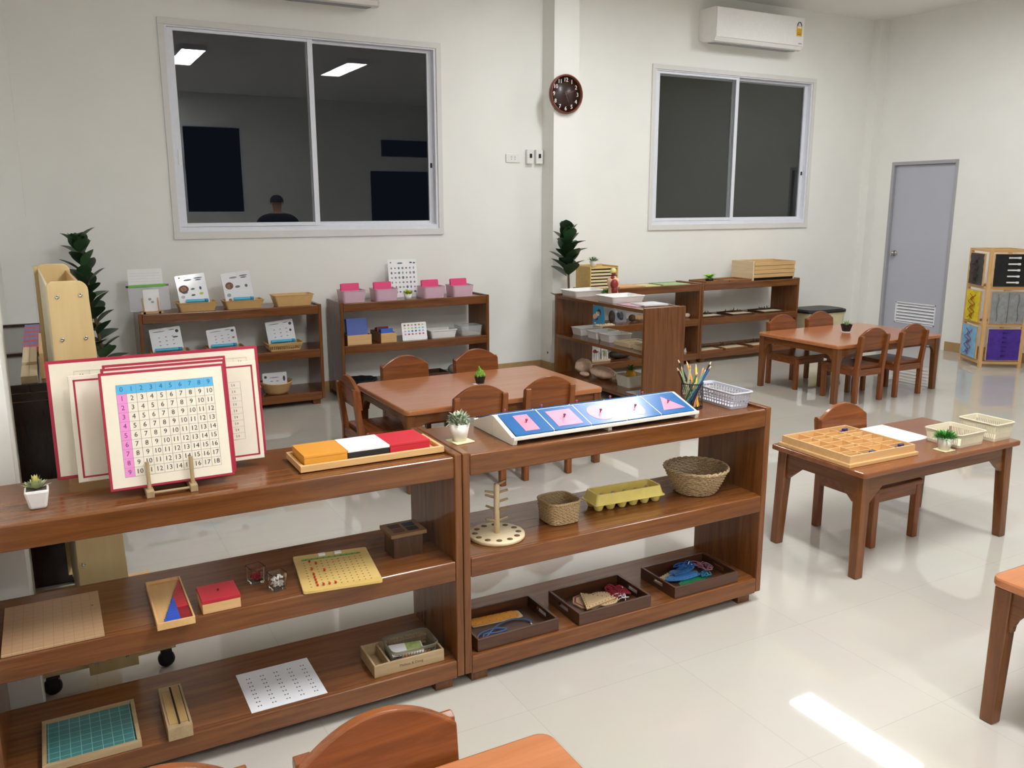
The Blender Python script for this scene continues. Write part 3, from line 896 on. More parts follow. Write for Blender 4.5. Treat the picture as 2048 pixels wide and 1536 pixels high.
# pencils in a mesh cup
cupx, cupy = 2.186, 2.548
t = thing('pencil_cup', 'round black wire-mesh pencil cup on the near right shelf', 'cup', (cupx, cupy, ZT))
m = MB(BLACKP)
r, h = .0425, .100
for k in range(30):
    for s in (-1, 1):
        pts = [(r * math.cos(2 * PI * k / 30 + s * q * .9), r * math.sin(2 * PI * k / 30 + s * q * .9), .003 + (h - .005) * q) for q in (0, .2, .4, .6, .8, 1)]
        m.tube(pts, .00055, 3, smooth=False)
m.build('mesh_wall', t)
m = MB(BLACKP)
for z, w in ((.002, .0022), (h - .001, .0022)): m.tube([(r * math.cos(2 * PI * k / 32), r * math.sin(2 * PI * k / 32), z) for k in range(32)], w, 6, closed=True)
m.build('rims', t)
MB(BLACKP).lathe([(0, 0), (r, 0), (r, .0015), (0, .0015)], 32).build('base', t)
pcols = [('pale pink', 'e9b9a2'), ('dark brown', '2e1a16'), ('light green', '9cc58a'), ('pale yellow', 'ece6b0'), ('dark green', '4a8a68'), ('mint green', '86bfa0'), ('blue', '2c5fa0'), ('black', '1c1a1a'), ('salmon', 'e2936a'), ('yellow', 'efc62c'), ('orange', 'e99a2e'), ('charcoal', '242222')]
pdirs = [(-.058, .005), (-.050, -.012), (-.030, .012), (-.024, .020), (-.006, .010), (.010, .022), (.004, -.008), (.036, .004), (.044, .012), (.054, -.006), (.050, -.014), (-.042, -.022)]
WOODTIP = plain('sharpened_wood', 'e5c596', .6, var=.05)
for k, ((nm, col), (dx, dy)) in enumerate(zip(pcols, pdirs)):
    ang = 2 * PI * k / 12
    p = thing('colour_pencil', '%s coloured pencil standing in the black mesh cup' % nm, 'pencil', (cupx, cupy, ZT), 0, 'coloured pencils in the mesh cup')
    az = math.atan2(dy, dx) if k < 0 else 2 * PI * k / 12 + .2
    b = Vector((.029 * math.cos(az), .029 * math.sin(az), .006)); L = .150 + .011 * ((k * 5) % 4)
    tw_ = az + 1.75 * (1 if True else -1)
    rimp = Vector((.0345 * math.cos(tw_), .0345 * math.sin(tw_), .098))
    d = (rimp - b).normalized()
    pm = plain('pencil_' + nm, col, .35, var=.02)
    e = b + d * L
    MB(pm).tube([b, e], .0041, 6, smooth=False).build('shaft', p)
    MB(WOODTIP).tube([e, e + d * .013], [.0040, .0013], 8).build('sharpened_tip', p)
    MB(pm).tube([e + d * .013, e + d * .0175], [.0013, .0003], 6).build('lead', p)

t = thing('plastic_basket', 'grey-white lattice plastic basket beside the pencil cup', 'basket', (2.338, 2.545, ZT))
m = MB(plain('grey_plastic', 'bdbdc6', .4, var=.02)); plastic_basket(m, .052, .122, .066, .86, .0025, (4, .011, .057, .0046, 5, 13), r=.014, rim=.0035); m.build('basket_body', t)

# ------------------------------------------------------------------ near right shelf, middle board
t = thing('spool_tree', 'pale wooden spool stand with a pegged post on a round holed base', 'spool stand', (1.290, 2.490, ZM))
m = MB(PALE['x'])
m.lathe([(0, 0), (.096, 0), (.098, .002), (.098, .011), (.096, .013), (0, .013)], 48)
base = m.build('round_base', t)
m = MB(plain('hole_shadow', '6e5638', .8, var=.05))
for k in range(12):
    a = 2 * PI * (k + .3) / 12; m.lathe([(0, .0131), (.0105, .0131), (.0105, .0136), (0, .0136)], 16, .076 * math.cos(a), .076 * math.sin(a))
m.build('holes', base)
m = MB(PALE['z']); m.tube([(0, 0, .012), (0, 0, .178), (.0005, 0, .186), (.004, -.002, .191)], [.0102, .0102, .0100, .0085], 14); m.build('post', t)
for k, (z, a) in enumerate(((.058, 20), (.058, 200), (.098, 160), (.098, 345), (.125, 15), (.140, 170), (.158, 190), (.158, 10))):
    q = R(a - 28); MB(TANW['x']).cyl((.006 * math.cos(q), .006 * math.sin(q), z), (.040 * math.cos(q), .040 * math.sin(q), z + .008), .0044, 8).build('peg', t)
MB(TANW['x']).tube([(.002, -.001, .190), (.014, -.004, .192), (.030, -.006, .200)], .0050, 8).build('peg', t)

def sq(a):     # rounded-square outline
    c, s = abs(math.cos(a)), abs(math.sin(a)); k = (c ** 4 + s ** 4) ** (-.25); return (k, k)
SEAG = weave('seagrass', '9c8058', 'c9ac80', 75); SEAGD = plain('seagrass_inside', '6b5230', .9, var=.2, scale=60)
t = thing('square_basket', 'small brown woven square basket with rounded corners', 'basket', (1.560, 2.520, ZM))
m = MB(SEAG)
woven(m, lambda u: (.0575 + .006 * u, .003 + .074 * u), 22, 0, .0016, .0042, shape=sq, rows=13)
m.build('woven_wall', t)
m = MB(SEAG); m.tube([(.0645 * math.cos(a) * sq(a)[0], .0645 * math.sin(a) * sq(a)[0], .080) for a in [2 * PI * i / 60 for i in range(60)]], .0052, 6, closed=True); m.build('rim', t)
m = MB(SEAGD); m.prism([(.056 * math.cos(a) * sq(a)[0], .056 * math.sin(a) * sq(a)[0]) for a in [2 * PI * i / 40 for i in range(40)]], 'z', 0, .004); m.build('base', t)

YEL = plain('egg_carton_yellow', 'f2de80', .55, var=.04); YEL2 = plain('egg_carton_inside', 'e6bf58', .6, var=.05); GREYC = plain('egg_carton_peak', '9a968c', .7, var=.05)
t = thing('egg_carton', 'yellow open egg carton on the middle of the near right shelf', 'egg carton', (1.873, 2.552, ZM), R(-3))
m = MB(YEL)
for i in range(6):
    for s in (-1, 1):
        m.lathe([(0, 0), (.012, 0), (.015, .003), (.0225, .024), (.024, .028)], 14, -.1275 + i * .051, s * .0255)
m.build('cups', t)
m = MB(YEL); a, b = .158, .056
m.prism(rrect(-a, a, -b, b, .012), 'z', .0265, .0300, .001)
m.build('flange', t)
m = MB(YEL)
tb = bmesh.new()
def _ring(hx, hy, z, r): return [tb.verts.new((x, y, z)) for x, y in rrect(-hx, hx, -hy, hy, r, 4)]
rings = [_ring(a - .006, b - .004, .0298, .012), _ring(a - .016, b - .011, .066, .012), _ring(a - .022, b - .017, .066, .010), _ring(a - .016, b - .011, .032, .010)]
for A, B in zip(rings, rings[1:]):
    for i in range(len(A)): tb.faces.new((A[i], A[(i + 1) % len(A)], B[(i + 1) % len(A)], B[i]))
bmesh.ops.recalc_face_normals(tb, faces=tb.faces[:]); m.merge(tb); m.build('lid_frame', t)
m = MB(YEL2); m.box(-a + .018, a - .018, -b + .013, b - .013, .0302, .034)
m.use(GREYC)
for i in range(5): m.lathe([(.020, .034), (.006, .054), (0, .055)], 4, -.102 + i * .051, 0, smooth=False)
m.use(YEL2)
for i in range(6):
    for s in (-1, 1): m.lathe([(.014, .034), (.004, .044), (0, .0445)], 4, -.1275 + i * .051, s * .026, smooth=False)
m.build('cell_dividers', t)

WICK = weave('wicker', '9a7e58', 'cfb48c', 60)
t = thing('wicker_basket', 'large round brown wicker basket at the right of the near shelf', 'basket', (2.213, 2.535, ZM))
def wp(u): return (.080 + .044 * u ** .8, .006 + .092 * u)
m = MB(WICK); woven(m, wp, 21, 0, .0028, .0030, rows=17); m.build('woven_wall', t)
m = MB(WICK)
for k in range(42):
    a = 2 * PI * k / 42; m.tube([(wp(u)[0] * math.cos(a), wp(u)[0] * math.sin(a), wp(u)[1]) for u in (0, .25, .5, .75, 1.0)], .0018, 4)
m.build('stakes', t)
m = MB(WICK)
for s in (0, PI):
    m.tube([((.125 + .003 * math.cos(14 * a + s)) * math.cos(a), (.125 + .003 * math.cos(14 * a + s)) * math.sin(a), .100 + .0035 * math.sin(14 * a + s)) for a in [2 * PI * i / 112 for i in range(112)]], .0045, 5, closed=True)
m.build('braided_rim', t)
m = MB(WICK); m.lathe([(0, .002), (.082, .002), (.082, .007), (0, .007)], 32); m.build('base', t)

# ------------------------------------------------------------------ near right shelf, bottom board: three dark trays with lacing boards
def dark_tray(label, x, y):
    t = thing('serving_tray', label, 'tray', (x, y, ZB), 0, 'dark wooden trays on the bottom shelf')
    a, b, h = .160, .108, .046
    for y0 in (-b, b - .009): MB(DARKT['x']).box(-a, a, y0, y0 + .009, 0, h, .001, 1).build('long_side', t)
    for s in (-1, 1):
        x0, x1 = (-a, -a + .009) if s < 0 else (a - .009, a)
        m = MB(DARKT['y']); hb = .032
        m.box(x0, x1, -b + .009, -hb, 0, h).box(x0, x1, hb, b - .009, 0, h).box(x0, x1, -hb, hb, 0, .020).box(x0, x1, -hb, hb, .034, h)
        m.build('handle_end', t)
    MB(DARKT['x']).box(-a + .009, a - .009, -b + .009, b - .009, 0, .005).build('tray_floor', t)
    return t
dark_tray('dark wooden tray with an orange strip and a blue lace', 1.316, 2.482)
dark_tray('dark wooden tray with wooden lacing shapes and red laces', 1.716, 2.474)
dark_tray('dark wooden tray with blue and green lacing animals', 2.152, 2.478)
def lace(label, cx, cy, z, r, col, n, seed, sx=1.0, sy=1.0, th=.0026, group=None, turns=3):
    rd = random.Random(seed); pts = []
    N = n
    ph = [rd.uniform(0, 6.28) for _ in range(6)]
    for i in range(N):
        u = i / (N - 1)
        a = 2 * PI * turns * u
        q = r * (.55 + .35 * math.sin(2.3 * a + ph[0]) * math.cos(.7 * a + ph[1]))
        pts.append((q * math.cos(a + .4 * math.sin(a * 1.3 + ph[2])) * sx, q * math.sin(a + .5 * math.sin(a * .7 + ph[3])) * sy, th + .004 + .010 * abs(math.sin(1.7 * a + ph[4])) + .006 * u))
    t = thing('shoelace', label, 'lace', (cx, cy, z), 0, group)
    m = MB(plain('lace_' + col, col, .8, var=.1, scale=200)); m.tube(pts, th, 6); m.build('cord', t)
    m = MB(WHITEP)
    for k, j in ((0, 1), (-1, -2)):
        p, q = Vector(pts[k]), Vector(pts[j]); d = (p - q).normalized(); m.tube([p, p + d * .014], th * .8, 6)
    m.build('tips', t)
    return t
ZTR = ZB + .0055
t = thing('lacing_strip', 'orange lacing strip with rounded ends in the left dark tray', 'lacing board', (1.312, 2.545, ZTR), R(-4))
ORG = plain('lacing_orange', 'f0a23a', .5, var=.04)
m = MB(ORG); m.prism(rrect(-.105, .088, -.024, .024, .016), 'z', .004, .009, .001); m.build('strip', t)
m = MB(PALE['x']); m.prism(rrect(-.100, .100, -.026, .026, .010), 'z', 0, .004); m.build('wood_backing', t)
m = MB(plain('hole_dark', '6a4320', .8, var=0))
for k in range(7):
    for s in (-1, 1): m.lathe([(0, .0091), (.0018, .0091), (.0018, .0095), (0, .0095)], 8, -.085 + k * .027, s * .018)
m.build('lace_holes', t)
t = thing('shoelace', 'blue-grey lace looped in the left dark tray', 'lace', (1.285, 2.445, ZTR), 0, 'laces in the dark trays')
m = MB(plain('lace_blue_grey', '4f6a96', .8, var=.1, scale=200))
def spline(ps, n=8):
    out = []
    P = [Vector(p) for p in ps]; P = [P[0]] + P + [P[-1]]
    for i in range(1, len(P) - 2):
        for k in range(n):
            u = k / n; a, b, c, d = P[i - 1], P[i], P[i + 1], P[i + 2]
            out.append(.5 * ((2 * b) + (c - a) * u + (2 * a - 5 * b + 4 * c - d) * u * u + (3 * b - a - 3 * c + d) * u ** 3))
    out.append(P[-2]); return out
m.tube(spline([(-.075, -.035, .004), (-.095, -.005, .004), (-.070, .025, .005), (-.01, .030, .006), (.025, .010, .004), (-.02, -.005, .010), (-.065, .005, .009), (-.080, -.02, .004), (-.03, .015, .012), (.02, .052, .006), (.085, .062, .004), (.125, .030, .004), (.120, .005, .004)], 9), .003, 6)
m.build('cord', t)
MB(WHITEP).cyl((.120, .005, .004), (.119, -.010, .004), .0024, 6).build('tips', t)
# wooden lacing shapes
LWOOD = wood('lacing_ply', 'c9a578', 'dfc49a', 'x', .55)
def lacing_shape(label, poly, loc, rz, mat, holes=True, edge=None, th=.006, group='lacing shapes in the dark trays', rx=0):
    t = thing('lacing_shape', label, 'lacing board', loc, 0, group); t.rotation_euler = (R(rx), 0, rz)
    m = MB(mat); m.prism(poly, 'z', 0, th, .0008); m.build('board', t)
    n = len(poly); cx = sum(p[0] for p in poly) / n; cy = sum(p[1] for p in poly) / n
    if edge:
        m = MB(edge); m.prism([(cx + (x - cx) * .90, cy + (y - cy) * .90) for x, y in poly], 'z', th, th + .0004)
        m.use(mat).prism([(cx + (x - cx) * .78, cy + (y - cy) * .78) for x, y in poly], 'z', th + .0003, th + .0007); m.build('painted_band', t)
    m = MB(plain('hole_dark', '6a4320', .8, var=0))
    for i in range(n):
        a, b = Vector(poly[i]), Vector(poly[(i + 1) % n])
        k = max(1, int((b - a).length / .018))
        for j in range(k):
            p = a.lerp(b, (j + .5) / k); p = Vector((cx, cy)).lerp(p, .86)
            m.lathe([(0, th), (.0018, th), (.0018, th + .0012), (0, th + .0012)], 8, p.x, p.y)
    m.build('lace_holes', t); return t
oct_ = [(.062 * math.cos(R(22.5 + 45 * k)), .062 * math.sin(R(22.5 + 45 * k))) for k in range(8)]
lacing_shape('eight-sided wooden lacing shape with a red band', oct_, (1.682, 2.500, ZTR), .2, LWOOD, True, plain('band_red', 'a8323c', .5, var=.05))
lacing_shape('round wooden lacing shape under the triangle', [(.058 * math.cos(2 * PI * k / 28), .055 * math.sin(2 * PI * k / 28)) for k in range(28)], (1.735, 2.478, ZTR + .0075), 0, LWOOD)
lacing_shape('triangular wooden lacing shape lying on top of the others', [(-.075, -.035), (.078, -.040), (.0, .075)], (1.690, 2.470, ZTR + .016), R(12), LWOOD)
lace('tangle of dark red laces in the middle dark tray', 1.812, 2.500, ZTR, .060, '8e1c2c', 260, 5, .85, 1.0, .0030, 'laces in the dark trays', 10)
lace('pale lace under the red tangle in the middle dark tray', 1.800, 2.455, ZTR, .040, 'c9c4c2', 70, 9, 1.0, .7, .0022, 'laces in the dark trays', 2)
DBLUE = plain('lacing_blue', '3f7fbe', .5, var=.12, scale=30); DGREEN = plain('lacing_green', '1f6e45', .5, var=.12, scale=30); DYEL = plain('lacing_yellow', 'dcc88a', .5, var=.1)
whale = [(-.085, -.002), (-.070, .018), (-.040, .028), (0, .030), (.030, .022), (.055, .030), (.080, .026), (.072, .004), (.084, -.014), (.058, -.012), (.030, -.020), (-.010, -.026), (-.050, -.022), (-.075, -.014)]
lacing_shape('green painted lacing animal at the bottom of the right dark tray', [(x * .95, y * 1.1) for x, y in whale], (2.150, 2.445, ZTR), R(8), DGREEN)
lacing_shape('pale yellow lacing shape beside the green animal', [(-.05, -.02), (.05, -.02), (.05, .02), (-.05, .02)], (2.065, 2.520, ZTR), R(20), DYEL)
lacing_shape('lower blue painted lacing animal in the right dark tray', whale, (2.128, 2.485, ZTR + .0085), R(-8), DBLUE)
lacing_shape('upper blue painted lacing animal lying on the other blue one', [(-x * .8, y * .9) for x, y in whale], (2.155, 2.520, ZTR + .0170), R(14), DBLUE)
lace('blue lace lying over the blue lacing animals', 2.165, 2.520, ZTR + .024, .050, '1e5aa6', 120, 14, 1.2, .7, .0022, 'laces in the dark trays', 4)
lace('teal lace at the front of the right dark tray', 2.215, 2.455, ZTR, .034, '1f6f8a', 90, 21, 1, .8, .0022, 'laces in the dark trays', 3)
lace('mauve lace at the right end of the right dark tray', 2.262, 2.520, ZTR, .048, '9a6a7c', 130, 33, .8, 1.2, .0024, 'laces in the dark trays', 4)

# ------------------------------------------------------------------ near left shelf, middle board
t = thing('hundred_board', 'flat tan wooden board of small squares at the left end', 'counting board', (-.075, 2.514, ZM))
def gridmat(name, c, line, n, w):
    m, nt, b = base_mat(name)
    tc = nt.nodes.new('ShaderNodeTexCoord'); br = nt.nodes.new('ShaderNodeTexBrick'); br.offset = 0
    br.inputs['Scale'].default_value = 1; br.inputs['Brick Width'].default_value = n[0]; br.inputs['Row Height'].default_value = n[1]
    br.inputs['Mortar Size'].default_value = w; br.inputs['Mortar Smooth'].default_value = 0
    br.inputs['Color1'].default_value = lin(c); br.inputs['Color2'].default_value = lin(c); br.inputs['Mortar'].default_value = lin(line)
    nt.links.new(tc.outputs['Object'], br.inputs['Vector']); nt.links.new(br.outputs['Color'], b.inputs['Base Color']); b.inputs['Roughness'].default_value = .35
    return m
m = MB(gridmat('hundred_board_squares', 'b4906c', '9d7a58', (.024, .024), .0007)); m.box(-.120, .120, -.150, .150, 0, .008, .001, 1); m.build('board', t)
m = MB(plain('peg_dark', '7a5834', .6)); m.lathe([(0, .008), (.003, .008), (.003, .009), (0, .009)], 12, .10, .05); m.build('peg_hole', t)

t = thing('strip_box', 'shallow wooden box with a stepped blue and red triangle of strips', 'strip box', (.221, 2.475, ZM))
m = MB(BEECH['y']); open_box(m, -.049, .049, -.149, .149, 0, .021, .005, .013); m.build('box_body', t)
SBLUE = plain('strip_blue', '2a50b8', .4, var=.04); SRED = plain('strip_red', 'bf2b35', .4, var=.05); DRED = plain('strip_dark_red', '8c1420', .4, var=.05)
m = MB(SBLUE)
n = 17; y1, y0 = .125, -.142; st_ = (y1 - y0) / n
for i in range(n):
    ln = .072 * (i + 1) / n; x1 = .043; x0 = x1 - ln; xm = .043 - .030
    ya, yb = y1 - (i + 1) * st_, y1 - i * st_ - .0005
    if x0 < xm: m.use(SBLUE).box(x0, xm, ya, yb, .0135, .0185); x0 = xm
    m.use(DRED if i > 11 else SRED).box(x0, x1, ya, yb, .0135, .0185 if i < 12 else .0165)
m.build('stepped_strips', t)

t = thing('lidded_box', 'small wooden box with a red lid and tiny knob', 'box', (.348, 2.420, ZM))
MB(ORWOOD['x']).box(-.052, .052, -.053, .053, 0, .029, .001).build('box_body', t)
m = MB(plain('lid_red', 'b32432', .35, var=.04)); m.box(-.0525, .0525, -.0535, .0535, .0295, .040, .001); m.build('lid', t)
m = MB(plain('knob_dark', '3a1a16', .4, var=0)); m.lathe([(.002, .040), (.002, .043), (.004, .045), (0, .047)], 10); m.build('knob', t)

def cup(label, x, y, fill, fmat, n, seed):
    t = thing('glass_cup', label, 'glass cup', (x, y, ZM), R(12), 'square glass cups of beads')
    m = MB(GLASSY)
    tb = bmesh.new()
    rr = [[tb.verts.new((px, py, z)) for px, py in rrect(-hh, hh, -hh, hh, .004, 2)] for hh, z in ((.020, 0), (.0235, .052), (.0215, .052), (.0185, .008))]
    for A, B in zip(rr, rr[1:]):
        for i in range(len(A)): tb.faces.new((A[i], A[(i + 1) % len(A)], B[(i + 1) % len(A)], B[i]))
    tb.faces.new(rr[0][::-1]); tb.faces.new(rr[-1]); bmesh.ops.recalc_face_normals(tb, faces=tb.faces[:]); m.merge(tb); m.build('glass', t)
    rd = random.Random(seed); m = MB(fmat)
    for i in range(n): m.ball((rd.uniform(-.014, .014), rd.uniform(-.014, .014), .003 + .018 * rd.random() * (n / 40)), .0032, 8, 6)
    o = tag(m.build(fill[0]), fill[1], fill[2], (x, y, ZM + .0085)); o['kind'] = 'stuff'
    return t
cup('square glass cup with red beads, behind the other cup', .474, 2.515, ('red_beads', 'little red beads in the rear glass cup', 'beads'), plain('bead_red', 'b3152e', .25, var=.05), 38, 3)
cup('square glass cup with white pieces, nearer the shelf edge', .521, 2.437, ('white_pieces', 'small white pieces in the front glass cup', 'counters'), plain('bead_white', 'e6e4de', .4, var=.03), 60, 4)

t = thing('bead_board', 'yellow wooden peg board with a green strip and red beads', 'peg board', (.714, 2.476, ZM), R(-8))
YW = wood('bead_board_wood', 'd2ad5c', 'e2c27a', 'x', .3, .2)
m = MB(YW); m.prism(rrect(-.119, .119, -.137, .137, .008), 'z', 0, .010, .001); m.build('board', t)
m = MB(plain('strip_green', '5e9a4a', .4)); m.prism(rrect(-.098, .094, .088, .100, .005), 'z', .0098, .0106)
m.use(plain('strip_green_dark', '2f5c2c', .5, var=0))
for k in range(10): m.box(-.084 + k * .0185, -.081 + k * .0185, .090, .098, .0104, .0110)
m.build('number_strip', t)
m = MB(plain('dimple_brown', '8a6a34', .7, var=0))
for r in range(10):
    for c in range(11):
        m.lathe([(0, .0100), (.0026, .0100), (.0026, .0104), (0, .0104)], 8, -.092 + c * .0180, .070 - r * .0205)
m.build('dimples', t)
m = MB(WHITEP); m.box(-.040, -.018, .110, .124, .010, .016, .001); m.box(.012, .034, .110, .124, .010, .016, .001); m.build('number_tiles', t)
bead = None
spots = [(1, 0, 1), (2, 1, 1), (1, 3, 1), (1, 5, 0), (1, 6, 0), (1, 7, 0), (1, 8, 0), (1, 9, 0), (2, 9, 0), (3, 9, 0), (4, 9, 0), (3, 4, 1)]
ca, sa = math.cos(R(-8)), math.sin(R(-8))
for c, r, dk in spots:
    lx, ly = -.092 + c * .0180, .070 - r * .0205
    loc = (.714 + lx * ca - ly * sa, 2.476 + lx * sa + ly * ca, ZM + .0106)
    lab = 'red glass bead in column %s of the yellow peg board, hole %s from the top' % (('first', 'second', 'third', 'fourth', 'fifth')[c], ('one', 'two', 'three', 'four', 'five', 'six', 'seven', 'eight', 'nine', 'ten')[r])
    if bead is None:
        m = MB(plain('bead_ruby', 'b8200f', .2, var=.05)); m.ball((0, 0, .0038), .0038, 12, 8); bead = tag(m.build('bead'), lab, 'bead', loc, 0, 'red beads on the yellow peg board')
    else:
        o = bead.copy(); C.objects.link(o); o.location = loc; o['label'] = lab

t = thing('small_stool', 'little dark wooden stand with four coloured squares on its top', 'stand', (.957, 2.520, ZM))
m = MB(wood('stool_top_wood', '6a4a2c', '8f6a42', 'x', .4)); m.box(-.062, .062, -.055, .055, .072, .084, .001); m.build('top', t)
m = MB(wood('stool_side_wood', '3a2416', '5a3a24', 'z', .4)); m.box(-.050, -.038, -.046, .046, 0, .072); m.build('leg_panel', t)
m = MB(wood('stool_side_wood', '3a2416', '5a3a24', 'z', .4)); m.box(.038, .050, -.046, .046, 0, .072); m.build('leg_panel', t)
m = MB(wood('stool_side_wood', '3a2416', '5a3a24', 'z', .4)); m.box(-.038, .038, -.044, -.034, .0, .072); m.build('front_panel', t)
m = MB(wood('stool_side_wood', '3a2416', '5a3a24', 'z', .4)); m.box(-.038, .038, .034, .044, 0, .072); m.build('back_panel', t)
m = MB(plain('square_maroon', '4a2224', .5))
for (sx, sy, cc) in ((-1, 1, '3a2426'), (1, 1, '26323e'), (-1, -1, '6b4034'), (1, -1, '2e2a30')):
    m.use(plain('square_' + cc, cc, .5)); m.box(sx * .024 - .019, sx * .024 + .019, sy * .020 - .016, sy * .020 + .016, .084, .0848)
m.build('coloured_squares', t)

# ------------------------------------------------------------------ near left shelf, bottom board
t = thing('grid_tray', 'wooden tray with a teal squared board at the bottom left', 'tray', (-.014, 2.478, ZB))
m = MB(TANW['x']); open_box(m, -.122, .122, -.117, .117, 0, .021, .011, .006); m.build('frame', t)
m = MB(gridmat('teal_squares', '3f7876', '7fb0ac', (.0265, .0265), .0009)); m.box(-.110, .110, -.105, .105, .0065, .014); m.build('teal_board', t)
t = thing('slotted_box', 'long narrow wooden box with sliding inlaid strips', 'box', (.209, 2.468, ZB))
m = MB(TANW['y']); m.box(-.033, .033, -.119, .119, 0, .038, .001); m.build('box_body', t)
m = MB(wood('slot_wood', '9a7a4a', 'b8965e', 'y', .5)); m.box(-.026, -.003, -.100, .085, .038, .0405).box(.003, .024, -.100, .108, .038, .0405); m.build('sliding_strips', t)
m = MB(plain('slot_dark', '2e1e12', .8, var=0)); m.box(-.0025, .0025, -.105, .110, .038, .0384).box(.0245, .027, -.105, .110, .038, .0384).box(-.026, -.003, .0855, .0895, .038, .0384).box(.003, .0245, .1085, .1115, .038, .0384); m.build('slots', t)
t = thing('worksheet', 'laminated white sheet of sums lying on the bottom shelf', 'sheet', (.525, 2.498, ZB))
m = MB(LAMIN); m.box(-.115, .115, -.120, .118, 0, .0012); m.build('sheet', t)
m = MB(DARKINK)
for c in range(5):
    for r in range(8):
        x, y = -.085 + c * .043, .075 - r * .024
        m.box(x - .006, x - .003, y - .003, y + .003, .0012, .0015).box(x - .001, x + .001, y - .0006, y + .0006, .0012, .0015).box(x + .003, x + .006, y - .003, y + .003, .0012, .0015)
m.build('printed_sums', t)
t = thing('divided_tray', 'pale wooden two-part tray holding a clear basket', 'tray', (.917, 2.457, ZB), R(-1))
m = MB(TANW['x']); open_box(m, -.120, .120, -.073, .073, 0, .042, .007, .005); m.box(-.068, -.062, -.066, .066, .005, .038); m.build('tray_body', t)
m = MB(plain('burnt_lettering', '4a331c', .7, var=0)); m.text('Melissa & Doug', .013, .005, .022, -.0734); m.build('lettering', t)
t = thing('wire_basket', 'clear plastic basket inside the two-part wooden tray', 'basket', (.945, 2.457, ZB + .0055), R(-1))
m = MB(plain('smoky_clear_plastic', 'b9b09a', .2, var=0, trans=.75, ior=1.3)); plastic_basket(m, .080, .060, .056, .9, .0018, (3, .006, .044, .0022, 12, 12), r=.020, rim=.0025); m.build('basket_body', t)
t = thing('packet', 'white and green paper packet in the clear basket', 'packet', (.935, 2.466, ZB + .022))
t.rotation_euler = (R(4), 0, R(-10))
m = MB(PAPER); m.box(-.056, .056, -.032, .032, 0, .010, .003); m.build('wrapper', t)
m = MB(plain('packet_green', '9db06a', .5, var=.2, scale=80)); m.box(.0, .052, -.024, .028, .010, .0106); m.build('printed_picture', t)
rd = random.Random(5)
m = MB(plain('grain_orange', 'b9772a', .6, var=.25, scale=150))
for i in range(110): m.ball((rd.uniform(-.050, .050), rd.uniform(-.012, .014), .002 + rd.random() * .012), .0030, 6, 4)
tag(m.build('orange_grain'), 'orange grain lying in the clear basket', 'grain', (.958, 2.425, ZB + .0095))['kind'] = 'stuff'

# ------------------------------------------------------------------ on the small table: letter tray, paper, baskets, plant
H = .4825
t = thing('letter_tray', 'orange-brown wooden tray of many small compartments on the small table', 'compartment tray', (3.143, 2.583, H), R(-1))
hx, hy, z1 = .206, .196, .048
m = MB(ORWOOD['x']); m.box(-hx - .012, hx + .012, -hy - .012, hy + .012, 0, .016, .0015, 1); m.build('tray_base', t)
m = MB(ORWOOD['x']); w = .008
m.box(-hx, hx, -hy, -hy + w, .016, z1).box(-hx, hx, hy - w, hy, .016, z1).box(-hx, -hx + w, -hy + w, hy - w, .016, z1).box(hx - w, hx, -hy + w, hy - w, .016, z1); m.build('outer_walls', t)
m = MB(BEECH['x']); zd = .043
cols = [-hx + w, -.105, -.008, .095, hx - w]
for x in cols[1:-1]: m.box(x - .0025, x + .0025, -hy + w, hy - w, .016, zd)
splits = [[-.150, -.118, -.055, -.010, .060, .110], [-.140, -.08, -.045, .02, .075, .120], [-.105, -.060, -.005, .050, .09, .14], [-.130, -.085, -.03, .03, .085, .120]]
for c, ys in enumerate(splits):
    for y in ys: m.box(cols[c] + .002, cols[c + 1] - .002, y - .0022, y + .0022, .016, zd)
m.build('dividers', t)
IND = plain('indigo_plastic', '33305e', .35, var=.05)
lt0 = None
for (x, y, lab) in ((.150, .150, 'dark indigo letter piece in the back right compartment'), (.150, -.160, 'dark indigo letter piece in the front right compartment'), (-.055, -.172, 'dark indigo letter pieces in the front left compartment')):
    loc = (3.143 + x, 2.583 + y, H + .0165)
    if lt0 is None:
        m = MB(IND); m.box(-.022, .022, -.012, .012, 0, .020, .002); m.box(-.006, .022, -.010, .008, .020, .030, .002)
        lt0 = tag(m.build('letter_piece'), lab, 'letter piece', loc, .2, 'indigo letter pieces')
    else:
        o = lt0.copy(); C.objects.link(o); o.location = loc; o['label'] = lab
t = tag(MB(PAPER).box(-.085, .085, -.140, .140, 0, .0010).build('paper_sheet'), 'blank white paper lying between the letter tray and the cream baskets', 'paper', (3.585, 2.672, H))
t = thing('coaster', 'small cream coaster under the green plant on the small table', 'coaster', (3.530, 2.368, H))
MB(plain('coaster_cream', 'e9dfb4', .6)).box(-.036, .036, -.032, .032, 0, .004, .001).build('mat', t)
FERN = plain('leaf_bright_green', '4a9a35', .6, var=.3, scale=60); FERN2 = plain('leaf_deep_green', '2f7a2c', .6, var=.2)
round_pot('potted_plant', 'rounded white pot of bright green foliage on the small table', (3.530, 2.368, H + .0045), .024, .037, .055, POTW, FERN, FERN2, 260, .046, .030, .026, .006, 11)
CRB = plain('cream_plastic', 'd9d0b6', .45, var=.02)
t = thing('plastic_basket', 'lower cream plastic basket behind the green plant', 'basket', (3.700, 2.436, H))
m = MB(CRB); plastic_basket(m, .097, .093, .064, .92, .003, (1, .012, .046, .0045, 19, 18), r=.014, rim=.0035); m.build('basket_body', t)
t = thing('plastic_basket', 'taller cream plastic basket at the right end of the small table', 'basket', (3.922, 2.428, H))
m = MB(CRB); plastic_basket(m, .070, .096, .084, .90, .003, (2, .014, .066, .0045, 13, 18), r=.010, rim=.0045); m.build('basket_body', t)

